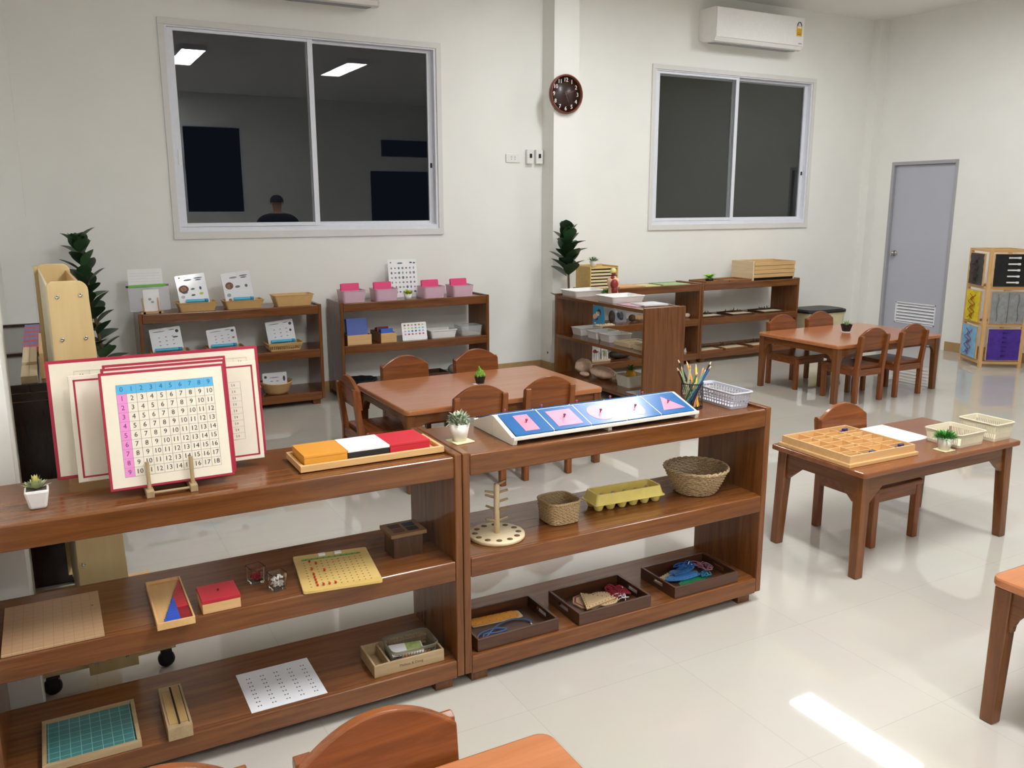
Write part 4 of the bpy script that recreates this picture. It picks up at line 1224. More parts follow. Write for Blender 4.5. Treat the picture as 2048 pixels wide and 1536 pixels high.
# plants on the other tables
t = thing('potted_succulent', 'small green succulent in a black pot on the middle table', 'plant', (2.345, 4.745, H))
m = MB(BLACKP); m.lathe([(0, 0), (.026, 0), (.037, .044), (.034, .044), (.032, .038), (0, .038)], 10, smooth=False); m.build('pot', t)
m = MB(plain('white_gravel', 'dcdad2', .8, var=.2, scale=300)); m.lathe([(.0315, .038), (.02, .043), (0, .044)], 16); m.build('gravel', t)
m = MB(plain('succulent_lime', '7fa83a', .5, var=.3, scale=70)); rd = random.Random(8)
for k in range(34):
    a = k * 2.4; q = (k / 34) ** .5; zc = .048 + .050 * (1 - q) * rd.uniform(.5, 1.2)
    m.ball((.032 * q * math.cos(a), .032 * q * math.sin(a), zc), .0085, 8, 6, (.8, .8, 1.5))
m.build('fleshy_leaves', t)
t = thing('coaster', 'white paper slip beside the black pot on the middle table', 'paper', (2.300, 4.722, H)); MB(PAPER).box(-.014, .008, -.016, .016, 0, .002).build('mat', t)
t = thing('coaster', 'pale coaster under the black pot on the back right table', 'coaster', (6.151, 5.164, H)); MB(PAPER).prism([(.046 * math.cos(2 * PI * k / 24), .046 * math.sin(2 * PI * k / 24)) for k in range(24)], 'z', 0, .005).build('mat', t)
t = thing('potted_succulent', 'small pale aloe in a black pot on the back right table', 'plant', (6.151, 5.164, H + .0055))
m = MB(BLACKP); m.lathe([(0, 0), (.033, 0), (.052, .060), (.048, .060), (.046, .052), (0, .052)], 10, smooth=False); m.build('pot', t)
m = MB(plain('aloe_green', 'a3bd84', .5, var=.15))
for k in range(16):
    a = k * 2.4; e = .7 + .75 * (k / 16); leaf_blade(m, (.008 * math.cos(a), .008 * math.sin(a), .050), (math.cos(a) * math.cos(e), math.sin(a) * math.cos(e), math.sin(e)), .052, .012, curl=.05, n=4)
m.build('leaves', t)

# ------------------------------------------------------------------ shelf with the tan baskets (left of the two on the back wall)
TANB = plain('tan_plastic', 'd6ae72', .4, var=.04)
def tan_basket(label, x, y, z, hx, hy, h, holes=None):
    t = thing('tan_basket', label, 'basket', (x, y, z), 0, 'tan baskets on the back wall shelf')
    m = MB(TANB); plastic_basket(m, hx, hy, h, .84, .003, holes, r=.016, rim=.0035); m.build('basket_body', t); return t
LBLUE = plain('pen_blue', '45b4d6', .35, var=.03)
def pen(label, x, y, z, ln, rz=0):
    t = thing('marker_pen', label, 'pen', (x, y, z), rz, 'light blue pens in the tan baskets')
    m = MB(LBLUE); m.cyl((-ln / 2, 0, 0), (ln / 2 - .03, 0, 0), .0125, 12); m.build('barrel', t)
    m = MB(plain('pen_cap', '2f93ba', .35, var=.03)); m.tube([(ln / 2 - .03, 0, 0), (ln / 2 - .004, 0, 0), (ln / 2, 0, 0)], [.0133, .0133, .008], 12); m.build('cap', t); return t
def card(label, x, y, z, w, h, tilt, draw, mat=None, group=None, name='picture_card', cat='card', rz=0.0, ry=0.0):
    """sheet standing and leaning back; local origin at its lower middle"""
    t = thing(name, label, cat, (x, y, z), 0, group); t.rotation_euler = (R(-tilt), R(ry), rz)
    m = MB(mat or LAMIN); m.prism(rrect(-w / 2, w / 2, 0, h, .008, 3), 'y', 0, .0015); m.build('sheet', t)
    if draw: draw(t, w, h)
    return t
BLOB = {}
def blob(c):
    if c not in BLOB: BLOB[c] = plain('print_' + c, c, .5, var=0)
    return BLOB[c]
def mk_draw(items):
    def f(t, w, h):
        m = MB(blob(items[0][0]))
        for c, u, v, a, b in items:
            m.use(blob(c)); m.prism([((u - .5) * w + a * w * math.cos(2 * PI * k / 14), v * h + b * h * math.sin(2 * PI * k / 14)) for k in range(14)], 'y', -.0006, 0)
        m.build('printed_pictures', t)
    return f
def mk_lines(n, c='8b8d94', extra=()):
    def f(t, w, h):
        m = MB(blob(c))
        for k in range(n):
            z = h * (.12 + .8 * k / n); m.box(-w * .44, w * .44, -.0006, 0, z, z + .0012)
        for (cc, u0, u1, v0, v1) in extra: m.use(blob(cc)).box((u0 - .5) * w, (u1 - .5) * w, -.0008, 0, v0 * h, v1 * h)
        m.build('printed_lines', t)
    return f
# zip envelope on a little easel
t = thing('small_easel', 'tiny wooden easel holding the clear zip envelope', 'easel', (.668, 6.795, ZT))
m = MB(BEECH['x']); m.box(-.075, .075, -.012, .012, 0, .014).box(-.06, -.045, -.012, .09, .0, .014).box(.045, .06, -.012, .09, 0, .014); m.build('base_bars', t)
m = MB(BEECH['z']); m.cyl((-.052, -.006, .012), (-.060, .002, .115), .0045, 8); m.build('prong', t)
m = MB(BEECH['z']); m.cyl((.052, -.006, .012), (.046, .002, .115), .0045, 8); m.build('prong', t)
CLEARP = plain('clear_plastic_film', 'dcdce4', .15, var=0, alpha=.38)
t = thing('zip_envelope', 'clear plastic zip envelope with a green slider bar', 'envelope', (.662, 6.806, ZT + .0185)); t.rotation_euler = (R(-6), R(-1), 0)
m = MB(CLEARP); m.prism(rrect(-.140, .140, 0, .190, .01, 3), 'y', 0, .003); m.build('pouch', t)
m = MB(plain('zip_green', '6cbf3a', .4, var=.02)); m.box(-.135, .125, -.004, .007, .176, .194, .002); zb_ = m.build('zip_bar', t)
m = MB(BLACKP); m.box(-.152, -.135, -.004, .007, .176, .192, .002); m.build('slider_end', zb_)
m = MB(plain('zip_mauve', '9a5a86', .4)); m.box(.125, .142, -.004, .007, .177, .192, .002); m.build('pull_end', zb_)
t = card('lined white sheet sticking up out of the zip envelope', .645, 6.836, ZT + .175, .235, .150, 6, mk_lines(6, 'c3c3d2'), PAPER, None, 'paper_sheet', 'paper')
t = card('folded white card inside the zip envelope', .672, 6.803, ZT + .016, .110, .160, 6, mk_draw([('9aa0a8', .4, .55, .10, .06), ('9aa0a8', .55, .42, .10, .05)]), PAPER, None, 'paper_sheet', 'paper')
# top row
tan_basket('tan basket behind the card with a girl picture', .985, 6.835, ZT, .143, .085, .068)
tan_basket('tan basket behind the card crossed by a white glare', 1.327, 6.835, ZT, .150, .085, .066)
tan_basket('empty tan basket at the right end of the shelf top', 1.712, 6.835, ZT, .157, .085, .088)
girl = mk_draw([('8a4f38', .22, .55, .17, .13), ('f1cdb0', .22, .55, .10, .09), ('7b8796', .24, .44, .10, .05), ('8b8d94', .40, .83, .14, .03), ('5a5e68', .76, .86, .15, .02), ('5a5e68', .76, .80, .11, .02), ('56806a', .52, .52, .07, .035), ('4a5a66', .78, .52, .04, .055), ('5a4c44', .50, .32, .07, .03), ('c9d05a', .78, .34, .07, .045), ('b8c4c8', .15, .30, .07, .05), ('7a8a5a', .14, .93, .035, .03)])
card('white picture card with a girl drawing leaning on the first tan basket', .972, 6.776, ZT + .050, .212, .228, 10, girl, None, 'picture cards on the tan baskets', ry=-6)
boy = mk_draw([('7a4a36', .22, .58, .14, .12), ('f0c8a8', .22, .55, .10, .08), ('8b8d94', .40, .83, .14, .03), ('5a5e68', .76, .86, .15, .02), ('5a5e68', .76, .80, .11, .02), ('6a6e76', .50, .52, .09, .04), ('5a5e68', .80, .52, .05, .05), ('9aa2aa', .15, .28, .07, .06), ('a86a52', .16, .12, .06, .05)])
card('white picture card with a boy drawing leaning on the second tan basket', 1.304, 6.776, ZT + .050, .214, .234, 9, boy, None, 'picture cards on the tan baskets', ry=-6)
pen('light blue pen lying before the card with the girl picture', .985, 6.752, ZT + .0815, .160, R(1))
pen('light blue pen lying before the card with the boy picture', 1.325, 6.752, ZT + .0795, .150, R(1))
# middle row
HO = (1, .012, .040, .0035, 15, 9)
for k, (x, w) in enumerate(((.768, .137), (1.166, .137), (1.616, .140))):
    side = ('left', 'middle', 'right')[k]
    tan_basket('%s of the three open-sided tan baskets on the middle board' % side, x, 6.800, ZM, w, .085, .060, HO)
    xc = (.757, 1.156, 1.606)[k]
    rows = [('5a5e68', .30, .86, .20, .015), ('5a5e68', .72, .88, .10, .015), ('3a3d45', .88, .80, .055, .07)]
    for r in range(3):
        for c in range(3): rows.append((('9aa2aa', 'b08a8a', '8a94a0')[(r + c + k) % 3], .28 + .22 * c, .60 - .17 * r, .035, .022))
    rows += [(('3a3d45', .80, .55, .09, .03), ('b0605a', .88, .42, .05, .05), ('3a3d45', .86, .50, .04, .06))[k]]
    card('%s grey-white worksheet card standing in the middle row of tan baskets' % side, xc, 6.782, ZM + .062, .218, .172 if k != 1 else .140, 10, mk_draw(rows), LAMIN, 'worksheet cards in tan baskets', ry=-5)
    pen('light blue pen at the foot of the %s worksheet card' % side, x - .010, 6.752, ZM + .0745, .190, R(1))
# bottom
t = thing('round_basket', 'shallow round tan basket on the bottom board', 'basket', (1.540, 6.800, ZB))
m = MB(weave('tan_weave', 'b98d58', 'dcb684', 120, .5)); m.lathe([(0, 0), (.078, 0), (.098, .02), (.126, .088), (.130, .092), (.124, .092), (.094, .024), (.074, .006), (0, .006)], 36); m.build('bowl', t)
m = MB(TANB); m.tube([(.128 * math.cos(a), .128 * math.sin(a), .092 + .010 * abs(math.cos(a)) ** 3) for a in [2 * PI * k / 40 for k in range(40)]], .004, 6, closed=True); m.build('rim', t)
card('small white card standing in the round basket', 1.532, 6.790, ZB + .055, .192, .112, 6, mk_draw([('4a4e58', .12, .72, .06, .10), ('4a4e58', .88, .55, .05, .20), ('8b8d94', .48, .66, .20, .03), ('9aa2aa', .36, .40, .06, .04), ('9aa2aa', .60, .40, .06, .04)]), LAMIN)

# ------------------------------------------------------------------ shelf with the pink cards (right of the two)
CLR = plain('frosted_pinkish_plastic', 'e6c3d2', .25, var=.02, alpha=.80); HOTP = plain('card_pink', 'e8487f', .45, var=.03)
b0 = None
names = ('first from the left', 'second from the left', 'third, right of the small lime plant', 'fourth, at the right end')
for k, (x, y) in enumerate(((2.200, 6.830), (2.482, 6.830), (2.912, 6.830), (3.183, 6.830))):
    if b0 is None:
        b0 = thing('card_bin', 'frosted box of pink cards, ' + names[k], 'box', (x, y, ZT), 0, 'frosted boxes of pink cards')
        m = MB(CLR); plastic_basket(m, .100, .088, .098, .92, .003, None, r=.022, rim=.003); m.build('bin_body', b0)
        c0_ = thing('pink_card_set', 'bundle of pink cards in the frosted box, ' + names[k], 'cards', (x - .005, y - .014, ZT + .0078), 0, 'bundles of pink cards'); c0_.rotation_euler = (R(-9), 0, 0)
        m = MB(HOTP)
        for j in range(5): m.prism(rrect(-.076, .076, 0, .146, .008, 3), 'y', .006 * j, .006 * j + .0045)
        o = m.build('cards', c0_); o['kind'] = 'stuff'
    else:
        dup(b0, 'frosted box of pink cards, ' + names[k], (x, y, ZT))
        dd_ = dup(c0_, 'bundle of pink cards in the frosted box, ' + names[k], (x - .005, y - .014, ZT + .0078))
posters = [('6a6e7a', .42, .90, .10, .02), ('4a4e5a', .80, .91, .05, .02), ('4a4e5a', .92, .90, .04, .02), ('6a6e7a', .10, .92, .03, .015)]
rdp = random.Random(12)
for r in range(6):
    for c in range(7): posters.append((('6e7480', '8a8fa0', '5d6a8a', '7d8494')[rdp.randrange(4)], .11 + .13 * c, .77 - .125 * r, .035 * rdp.uniform(.6, 1.2), .030 * rdp.uniform(.6, 1.3)))
card('white alphabet poster of small pictures leaning on the wall', 2.718, 6.955, ZT, .262, .325, 8, mk_draw(posters), PAPER, None, 'picture_poster', 'poster')
LIME = plain('leaf_lime', 'b7c21f', .6, var=.2, scale=60)
round_pot('potted_plant', 'tiny lime-green plant in a white pot before the alphabet poster', (2.665, 6.745, ZT), .026, .036, .050, WHITEP, LIME, None, 90, .044, .030, .028, .010, 21)
def wood_bin(label, x0, x1, y0, y1, h):
    t = thing('wooden_box', label, 'box', ((x0 + x1) / 2, (y0 + y1) / 2, ZM), 0, 'open wooden boxes of cards')
    a, b = (x1 - x0) / 2, (y1 - y0) / 2
    MB(ORWOOD['x']).box(-a, a, -b, -b + .009, 0, h, .001).build('front_panel', t)
    m = MB(wood('box_side_wood', '8a5c34', 'a87444', 'y', .5)); m.box(-a, -a + .009, -b + .009, b, 0, h).box(a - .009, a, -b + .009, b, 0, h).box(-a + .009, a - .009, b - .009, b, 0, h); m.build('sides', t)
    MB(ORWOOD['x']).box(-a + .009, a - .009, -b + .009, b - .009, 0, .006).build('bottom', t); return t
wood_bin('wider wooden box holding a bundle of blue cards', 2.117, 2.322, 6.712, 6.90, .082)
wood_bin('narrow wooden box holding red and blue cards', 2.405, 2.542, 6.712, 6.98, .080)
CB = plain('card_blue', '5668ae', .5, var=.04); CB2 = plain('card_bright_blue', '2f62c4', .5, var=.04); CRD = plain('card_maroon', '7a2430', .5, var=.05)
t = thing('card_set', 'bundle of violet-blue cards leaning in the wider wooden box', 'cards', (2.216, 6.738, ZM + .0148)); t.rotation_euler = (R(-9), 0, 0)
m = MB(CB)
for j in range(8): m.prism(rrect(-.088, .088, 0, .202, .006, 3), 'y', .006 * j, .006 * j + .0045)
m.build('cards', t)['kind'] = 'stuff'
t = thing('card_set', 'bundle of bright blue cards in the narrow wooden box', 'cards', (2.474, 6.738, ZM + .0210)); t.rotation_euler = (R(-14), 0, 0)
m = MB(CB2)
for j in range(8): m.prism(rrect(-.052, .052, 0, .094, .004, 3), 'y', .007 * j, .007 * j + .0055)
m.build('cards', t)['kind'] = 'stuff'
t = thing('card_set', 'bundle of dark red cards at the back of the narrow wooden box', 'cards', (2.474, 6.840, ZM + .0210)); t.rotation_euler = (R(-14), 0, 0)
m = MB(CRD)
for j in range(8): m.prism(rrect(-.052, .052, 0, .098, .004, 3), 'y', .007 * j, .007 * j + .0055)
m.build('cards', t)['kind'] = 'stuff'
sw = []
cl = ['8a6a4a', 'a8825a', 'c8a878', '9a7a5a', 'b89a6a', 'd6c89a'], ['d6cf7a', 'c9d89a', 'a8cf9a', '7fb89a', '9acfb8', '7fc0b0'], ['a8b8d8', '8aa8d8', '4a6ab0', '3a4f8a', '7a8fc8', 'a8b0d8'], ['d89ab8', 'b84a7a', 'c8508a', 'd87aa8', 'b83f6a', 'c85a80']
for r in range(4):
    for c in range(6): sw.append((cl[r][c], .13 + .145 * c, .86 - .17 * r, .042, .050))
t = card('white stand-up card of coloured squares on the middle board', 2.718, 6.735, ZM, .225, .150, 12, mk_draw(sw), PAPER, None, 'colour_card', 'card')
t = thing('plastic_basket', 'white woven-pattern plastic basket on the middle board', 'basket', (2.985, 6.815, ZM))
m = MB(WHITEP); plastic_basket(m, .125, .088, .066, .88, .003, None, r=.016, rim=.0045); m.build('basket_body', t)
t = thing('clear_tray', 'clear plastic tray at the right end of the middle board', 'tray', (3.255, 6.815, ZM))
m = MB(plain('clear_tray_plastic', 'cfd2d2', .1, var=0, alpha=.35)); plastic_basket(m, .105, .085, .085, .92, .003, None, r=.02, rim=.003); m.build('tray_body', t)
t = tag(MB(plain('sandpaper_tan', 'd9c3a0', .8, var=.1, scale=200)).prism(rrect(-.085, .085, -.068, .068, .01), 'z', 0, .012).build('tan_pad'), 'tan pad lying in the clear plastic tray', 'pad', (3.255, 6.812, ZM + .003))
t = thing('scalloped_dish', 'black scalloped dish on the bottom board', 'dish', (2.255, 6.815, ZB))
m = MB(plain('dish_black', '1d201f', .35, var=.1))
tb = bmesh.new(); prev = None; first = None
for i in range(72):
    a = 2 * PI * i / 72; k = 1 + .06 * math.cos(10 * a)
    ring = [tb.verts.new((r * k * math.cos(a), r * k * math.sin(a), z)) for r, z in ((.06, .002), (.10, .012), (.138, .045), (.132, .047), (.095, .018), (.055, .008))]
    if prev:
        for j in range(5): tb.faces.new((prev[j], ring[j], ring[j + 1], prev[j + 1]))
    else: first = ring
    prev = ring
for j in range(5): tb.faces.new((prev[j], first[j], first[j + 1], prev[j + 1]))
tb.faces.new([tb.verts.new((.058 * math.cos(2 * PI * k / 24), .058 * math.sin(2 * PI * k / 24), .006)) for k in range(24)])
m.merge(tb, True); m.build('dish_body', t)
t = thing('dark_tray', 'low dark tray at the back of the bottom board behind the chairs', 'tray', (2.90, 6.86, ZB)); m = MB(DARKT['x']); open_box(m, -.14, .14, -.10, .10, 0, .040); m.build('tray_body', t)
t = thing('grey_stone', 'grey stone at the right of the low dark tray', 'stone', (3.13, 6.83, ZB)); m = MB(plain('stone_grey', '7d7a70', .8, var=.2)); m.ball((0, 0, .047), .046, 16, 10, (1.5, 1.2, 1)); m.build('stone_body', t)

# ------------------------------------------------------------------ shelf at right angles
t0_ = thing('white_basket', 'white plastic basket at the far end of the angled shelf top', 'basket', (4.146, 6.325, ZT), 0, 'white baskets on the angled shelf')
SLOT = (1, .012, .040, .0035, 26, 22)
m = MB(WHITEP); plastic_basket(m, .162, .124, .052, .90, .003, None, r=.014, rim=.0035); m.build('basket_body', t0_)
dup(t0_, 'white plastic basket before the torso model on the angled shelf top', (4.152, 5.775, ZT), 0)
t = thing('torso_model', 'small anatomical torso figure with open red chest', 'figure', (4.225, 5.985, ZT), R(-40))
SK = plain('model_skin', 'e0b898', .5, var=.05); MUS = plain('model_muscle', '8e2f2c', .35, var=.2, scale=60); SKL = plain('model_skull', 'd9cf86', .4, var=.15, scale=40)
m = MB(SK); m.lathe([(0, 0), (.046, 0), (.050, .012), (.046, .03), (.042, .06), (.038, .085), (.050, .125), (.054, .150), (.046, .168), (.022, .180), (.016, .19), (0, .195)], 24, 0, .004, True, 1.0, .72); m.build('body', t)
m = MB(MUS); m.ball((.010, -.022, .125), .040, 16, 12, (.85, .55, 1.1)); m.ball((.014, -.022, .070), .034, 16, 12, (.8, .5, 1.3)); m.ball((-.004, -.016, .175), .016, 10, 8, (1, 1, 1.4)); m.ball((.016, -.020, .026), .026, 12, 8, (1, .6, .8)); m.build('open_chest', t)
m = MB(SKL); m.ball((0, 0, .228), .031, 18, 14, (.9, 1.08, 1.0)); m.use(MUS); m.ball((.005, -.018, .212), .018, 12, 8, (1, .9, 1.0)); m.build('head', t)
round_pot('potted_plant', 'small dark green plant between the two white baskets', (4.245, 6.115, ZT), .022, .032, .035, POTW, FERN2, FERN, 120, .042, .030, .026, .008, 31)
t = tag(MB(plain('mauve_paper', 'c79aa8', .4, var=.05)).box(-.10, .10, -.115, .115, 0, .003).build('mauve_sheet'), 'mauve laminated sheet under the white booklet', 'sheet', (4.110, 5.505, ZT), R(6))
t = thing('white_booklet', 'white booklet lying at the near end of the angled shelf top', 'booklet', (4.192, 5.432, ZT + .0035), R(-2)); m = MB(LAMIN); m.box(-.115, .115, -.090, .105, 0, .012, .001); m.build('pages', t)
wb = thing('white_basket', 'small white basket at the far end of the middle board', 'basket', (4.185, 6.315, ZM), 0, 'small white baskets in a row')
m = MB(WHITEP); plastic_basket(m, .118, .080, .064, .88, .003, None, r=.012, rim=.0035); m.build('basket_body', wb)
dup(wb, 'middle one of the three small white baskets in a row', (4.185, 6.070, ZM)); dup(wb, 'small white basket nearest us in the row of three', (4.185, 5.880, ZM))
pz = thing('puzzle_tray', 'pale wooden puzzle tray beside the small white baskets', 'puzzle', (4.180, 5.610, ZM), 0, 'pale wooden puzzle trays')
m = MB(PALE['y']); open_box(m, -.120, .120, -.112, .112, 0, .032, .012, .020); m.build('frame', pz)
m = MB(PALE['x']); m.ball((.02, .01, .024), .03, 16, 8, (1.6, 1.2, .3)); m.ball((-.05, -.04, .024), .02, 12, 8, (1.4, 1.4, .35)); m.build('puzzle_pieces', pz)
dup(pz, 'pale wooden puzzle tray partly hidden by the shelf end', (4.180, 5.345, ZM))
t = thing('plush_seal', 'wrinkled beige stuffed animal lying on the bottom board', 'stuffed toy', (4.165, 6.10, ZB))
PL = plain('plush_beige', 'e8c8ae', .9, var=.12, scale=40, bump=.6, bscale=60)
m = MB(PL)
rd = random.Random(2)
def lumpy(c, r, sz, amp):
    tb = bmesh.new(); bmesh.ops.create_icosphere(tb, subdivisions=4, radius=r)
    for v in tb.verts:
        k = 1 + amp * math.sin(v.co.x * 90 + 2 * math.sin(v.co.y * 60)) * math.cos(v.co.y * 70 + v.co.z * 60)
        v.co = Vector((v.co.x * k * sz[0] + c[0], v.co.y * k * sz[1] + c[1], v.co.z * k * sz[2] + c[2]))
    m.merge(tb, True)
lumpy((.0, -.075, .052), .085, (1.0, 1.85, .60), .05); m.build('body', t)
m = MB(PL); lumpy((-.02, .20, .068), .070, (1.15, .95, .95), .06); m.build('head', t)
m = MB(PL); lumpy((-.10, .06, .025), .035, (1.0, 1.6, .6), .05); m.build('flipper', t)
m = MB(PL); lumpy((.02, -.255, .03), .035, (1.3, 1.2, .6), .05); m.build('tail', t)
t = thing('white_bin', 'white plastic bin holding a toy pineapple', 'bin', (4.205, 5.665, ZB))
m = MB(plain('warm_white_plastic', 'e4e2d0', .4, var=.02)); plastic_basket(m, .105, .095, .095, .86, .004, None, r=.022, rim=.003); m.build('bin_body', t)
t = thing('toy_pineapple', 'yellow toy pineapple with a green crown in the white bin', 'toy fruit', (4.215, 5.690, ZB + .004))
m = MB(plain('pineapple_yellow', 'd79c2a', .6, var=.25, scale=70)); m.lathe([(0, .005), (.030, .01), (.046, .045), (.044, .085), (.030, .120), (0, .128)], 20); m.build('fruit', t)
m = MB(FERN2)
for k in range(22):
    a = k * 2.4; e = .35 + 1.1 * (k / 22); leaf_blade(m, (.008 * math.cos(a), .008 * math.sin(a), .120), (math.cos(a) * math.cos(e), math.sin(a) * math.cos(e), math.sin(e)), .055, .014, curl=.3, n=4)
m.build('crown', t)
tag(MB(LAMIN).box(-.09, .09, -.085, .085, 0, .002).build('white_card'), 'white card lying on the bottom board before the white bin', 'card', (4.105, 5.395, ZB))

# ------------------------------------------------------------------ shelves under the right window
t = thing('drawer_box', 'cream wooden box of six thin drawers on the shelf by the pillar', 'drawer box', (4.592, 6.782, ZT))
a, b, h = .158, .130, .218
OCH = wood('ochre_ply', 'caa258', 'dcb970', 'x', .4, .1)
m = MB(OCH); m.box(-a, -a + .012, -b, b, 0, h, .001).box(a - .012, a, -b, b, 0, h, .001).box(-a + .012, a - .012, -b + .002, b, h - .022, h - .014).box(-a + .012, a - .012, b - .01, b, 0, h + .004).box(-a + .012, a - .012, -b + .004, b - .01, 0, .008); m.build('carcass', t)
for k in range(6):
    z = .012 + k * .0305
    MB(wood('drawer_front', 'e0c896', 'ecd9b0', 'x', .45)).box(-a + .014, a - .014, -b + .006, b - .014, z, z + .019, .001).build('drawer', t)
    MB(plain('drawer_shadow', '20160e', .9, var=0)).box(-a + .013, a - .013, -b + .028, b - .014, z + .0195, z + .0300).build('drawer_gap', t)
round_pot('potted_plant', 'grey-green succulent in a white pot on the cream drawer box', (4.560, 6.790, ZT + h - .0135), .024, .036, .055, POTW, plain('leaf_sage', '7d9a7c', .6, var=.2), None, 60, .042, .040, .034, .013, 41)
tag(MB(wood('mat_wood', 'd29a5c', 'e2b47c', 'x', .5)).box(-.140, .140, -.115, .115, 0, .016, .002).build('wooden_board'), 'flat orange-tan wooden board beside the cream drawer box', 'board', (4.915, 6.770, ZT))
tag(MB(plain('mat_straw', 'd8cf8e', .7, var=.1)).box(-.092, .092, -.11, .11, 0, .010, .001).build('straw_board'), 'straw-yellow board between the orange-tan and the green ones', 'board', (5.172, 6.765, ZT))
t = thing('green_board', 'long pale green board on the shelf by the pillar', 'board', (5.460, 6.770, ZT)); m = MB(plain('mat_green', 'a9c08a', .7, var=.1)); m.box(-.170, .170, -.115, .115, 0, .010, .001); m.build('sheet', t)
m = MB(plain('mat_green_dark', '6f8a5a', .7)); m.box(-.170, .170, .105, .115, .010, .014).box(-.170, -.160, -.115, .105, .010, .014); m.build('edging', t)
# grey blocks and cards on its middle and bottom boards
anim = mk_draw([('f0b8a0', .30, .42, .16, .14), ('2a2e34', .62, .62, .14, .16), ('e8d9c8', .52, .55, .15, .12), ('20242a', .38, .30, .13, .07), ('e6e6e6', .26, .10, .05, .04)])
card('blue picture card with a pale animal drawing', 4.618, 6.770, ZM, .155, .190, 10, anim, plain('card_teal_blue', '2f86ae', .3, var=.05), 'picture cards on the shelf by the pillar')
card('grey photo card leaning beside a dark stone', 4.905, 6.800, ZM, .135, .135, 14, mk_draw([('3a3c46', .35, .5, .14, .24), ('5a5c66', .62, .5, .16, .26), ('2e3036', .55, .25, .18, .10), ('c8c8d0', .2, .8, .1, .1)]), plain('photo_grey', '9a9aa4', .3, var=.1), 'picture cards on the shelf by the pillar')
t = thing('dark_stone', 'upright dark brown stone beside the grey photo card', 'stone', (4.775, 6.775, ZM)); m = MB(plain('stone_dark', '4a3c34', .7, var=.3, scale=30)); m.ball((0, 0, .0635), .06, 14, 10, (.55, .5, 1.05)); m.build('stone_body', t)
t = thing('bark_piece', 'pale piece of bark at the right of the photo card', 'bark', (5.11, 6.775, ZM)); m = MB(plain('bark_pale', 'b8976a', .8, var=.35, scale=25)); m.ball((0, 0, .034), .05, 14, 10, (1.5, .9, .66)); m.use(plain('bark_dark', '5a4630', .8, var=.3)).ball((-.085, .01, .036), .038, 12, 8, (1.0, .9, .95)); m.build('bark_body', t)
t = thing('shell_tray', 'thin tan tray of shells at the front of the middle board', 'tray', (4.625, 6.685, ZM)); m = MB(PALE['x']); m.box(-.10, .10, -.035, .035, 0, .010, .001); m.build('tray_base', t)
m = MB(plain('shell_cream', 'e0cba8', .5, var=.2)); rd = random.Random(6)
for k in range(9): m.ball((-.085 + .021 * k, rd.uniform(-.018, .018), .013), .009, 8, 6, (1.2, 1, .6))
m.build('shells', t)['kind'] = 'stuff'
t = thing('wooden_egg', 'pale egg-shaped piece at the right end of the middle board', 'egg', (5.690, 6.755, ZM)); m = MB(plain('egg_pale', 'e6c8b4', .4, var=.05)); m.ball((0, 0, .024), .024, 14, 10, (1.5, 1, 1)); m.build('egg_body', t)
t = thing('card_rack', 'pale wooden rack with wire loops holding plant cards', 'rack', (4.605, 6.730, ZB)); m = MB(PALE['x']); m.box(-.115, .115, -.028, .028, 0, .018, .001); m.build('rack_base', t)
m = MB(plain('wire_tan', '8a7448', .4, metal=.4, var=0))
for y in (-.020, .022):
    for x in (-.085, -.028, .028, .085):
        m.tube([(x - .016, y, .017), (x - .016, y, .085)] + [(x - .016 * math.cos(R(q)), y, .085 + .016 * math.sin(R(q))) for q in range(0, 181, 30)] + [(x + .016, y, .017)], .0020, 6)
m.build('wire_loops', t)
card('white card with a red plant drawing in the wire rack', 4.560, 6.722, ZB + .0185, .110, .150, 2, mk_draw([('8a3a34', .42, .55, .20, .12), ('7a2f2c', .36, .30, .03, .22), ('9a4a40', .62, .50, .12, .07), ('d8c8e0', .7, .8, .1, .06)]), PAPER, 'plant cards in the wire rack')
card('white card with a green plant drawing in the wire rack', 4.665, 6.722, ZB + .0185, .080, .120, 2, mk_draw([('8aa04a', .42, .45, .10, .30), ('a8b86a', .62, .45, .07, .30), ('c8cf9a', .30, .5, .07, .24)]), PAPER, 'plant cards in the wire rack')
t = thing('dark_rock', 'flat dark rock on the bottom board by the plant cards', 'rock', (4.86, 6.775, ZB + .001)); m = MB(plain('rock_dark', '4a4038', .7, var=.4, scale=20, bump=.5, bscale=40)); m.ball((0, 0, .040), .06, 16, 10, (1.8, 1.1, .68)); m.ball((.10, .02, .025), .04, 14, 8, (1.4, 1.2, .62)); m.build('rock_body', t)
t = tag(MB(WHITEP).prism([(-.02, 0), (.02, 0), (.004, .045)], 'y', -.004, .004).build('white_chip'), 'small white triangular chip at the right end of the bottom board', 'chip', (5.665, 6.735, ZB))

# corner shelf: stacked drawers, frames, plant
t = thing('drawer_stack', 'stack of pale wooden drawers at the right end of the corner shelf', 'drawer stack', (6.766, 6.816, ZT))
a, b = .308, .160
m = MB(PALE['y']); m.box(-a, -a + .020, -b, b, 0, .200, .001).box(a - .020, a, -b + .02, b, 0, .185, .001).box(-a + .02, a - .02, b - .012, b, .02, .200); m.build('side_cheeks', t)
for k in range(4):
    z = .030 + k * .0415
    m = MB(wood('drawer_front_tan', 'c99e66', 'dbb680', 'x', .45))
    m.box(-a + .021, a - .021 + .004 * (k % 2), -b - .004 * (k % 2), -b + .010, z, z + .0385, .001)
    m.box(-a + .021, -a + .029, -b + .01, b - .014, z, z + .040).box(a - .029, a - .021, -b + .01, b - .014, z, z + .040).box(-a + .029, a - .029, b - .022, b - .014, z, z + .040).box(-a + .029, a - .029, -b + .01, b - .022, z, z + .006)
    m.build('drawer', t)
MB(plain('drawer_shadow', '20160e', .9, var=0)).box(-a + .021, a - .021, -b + .02, b - .014, .002, .028).build('base_gap', t)
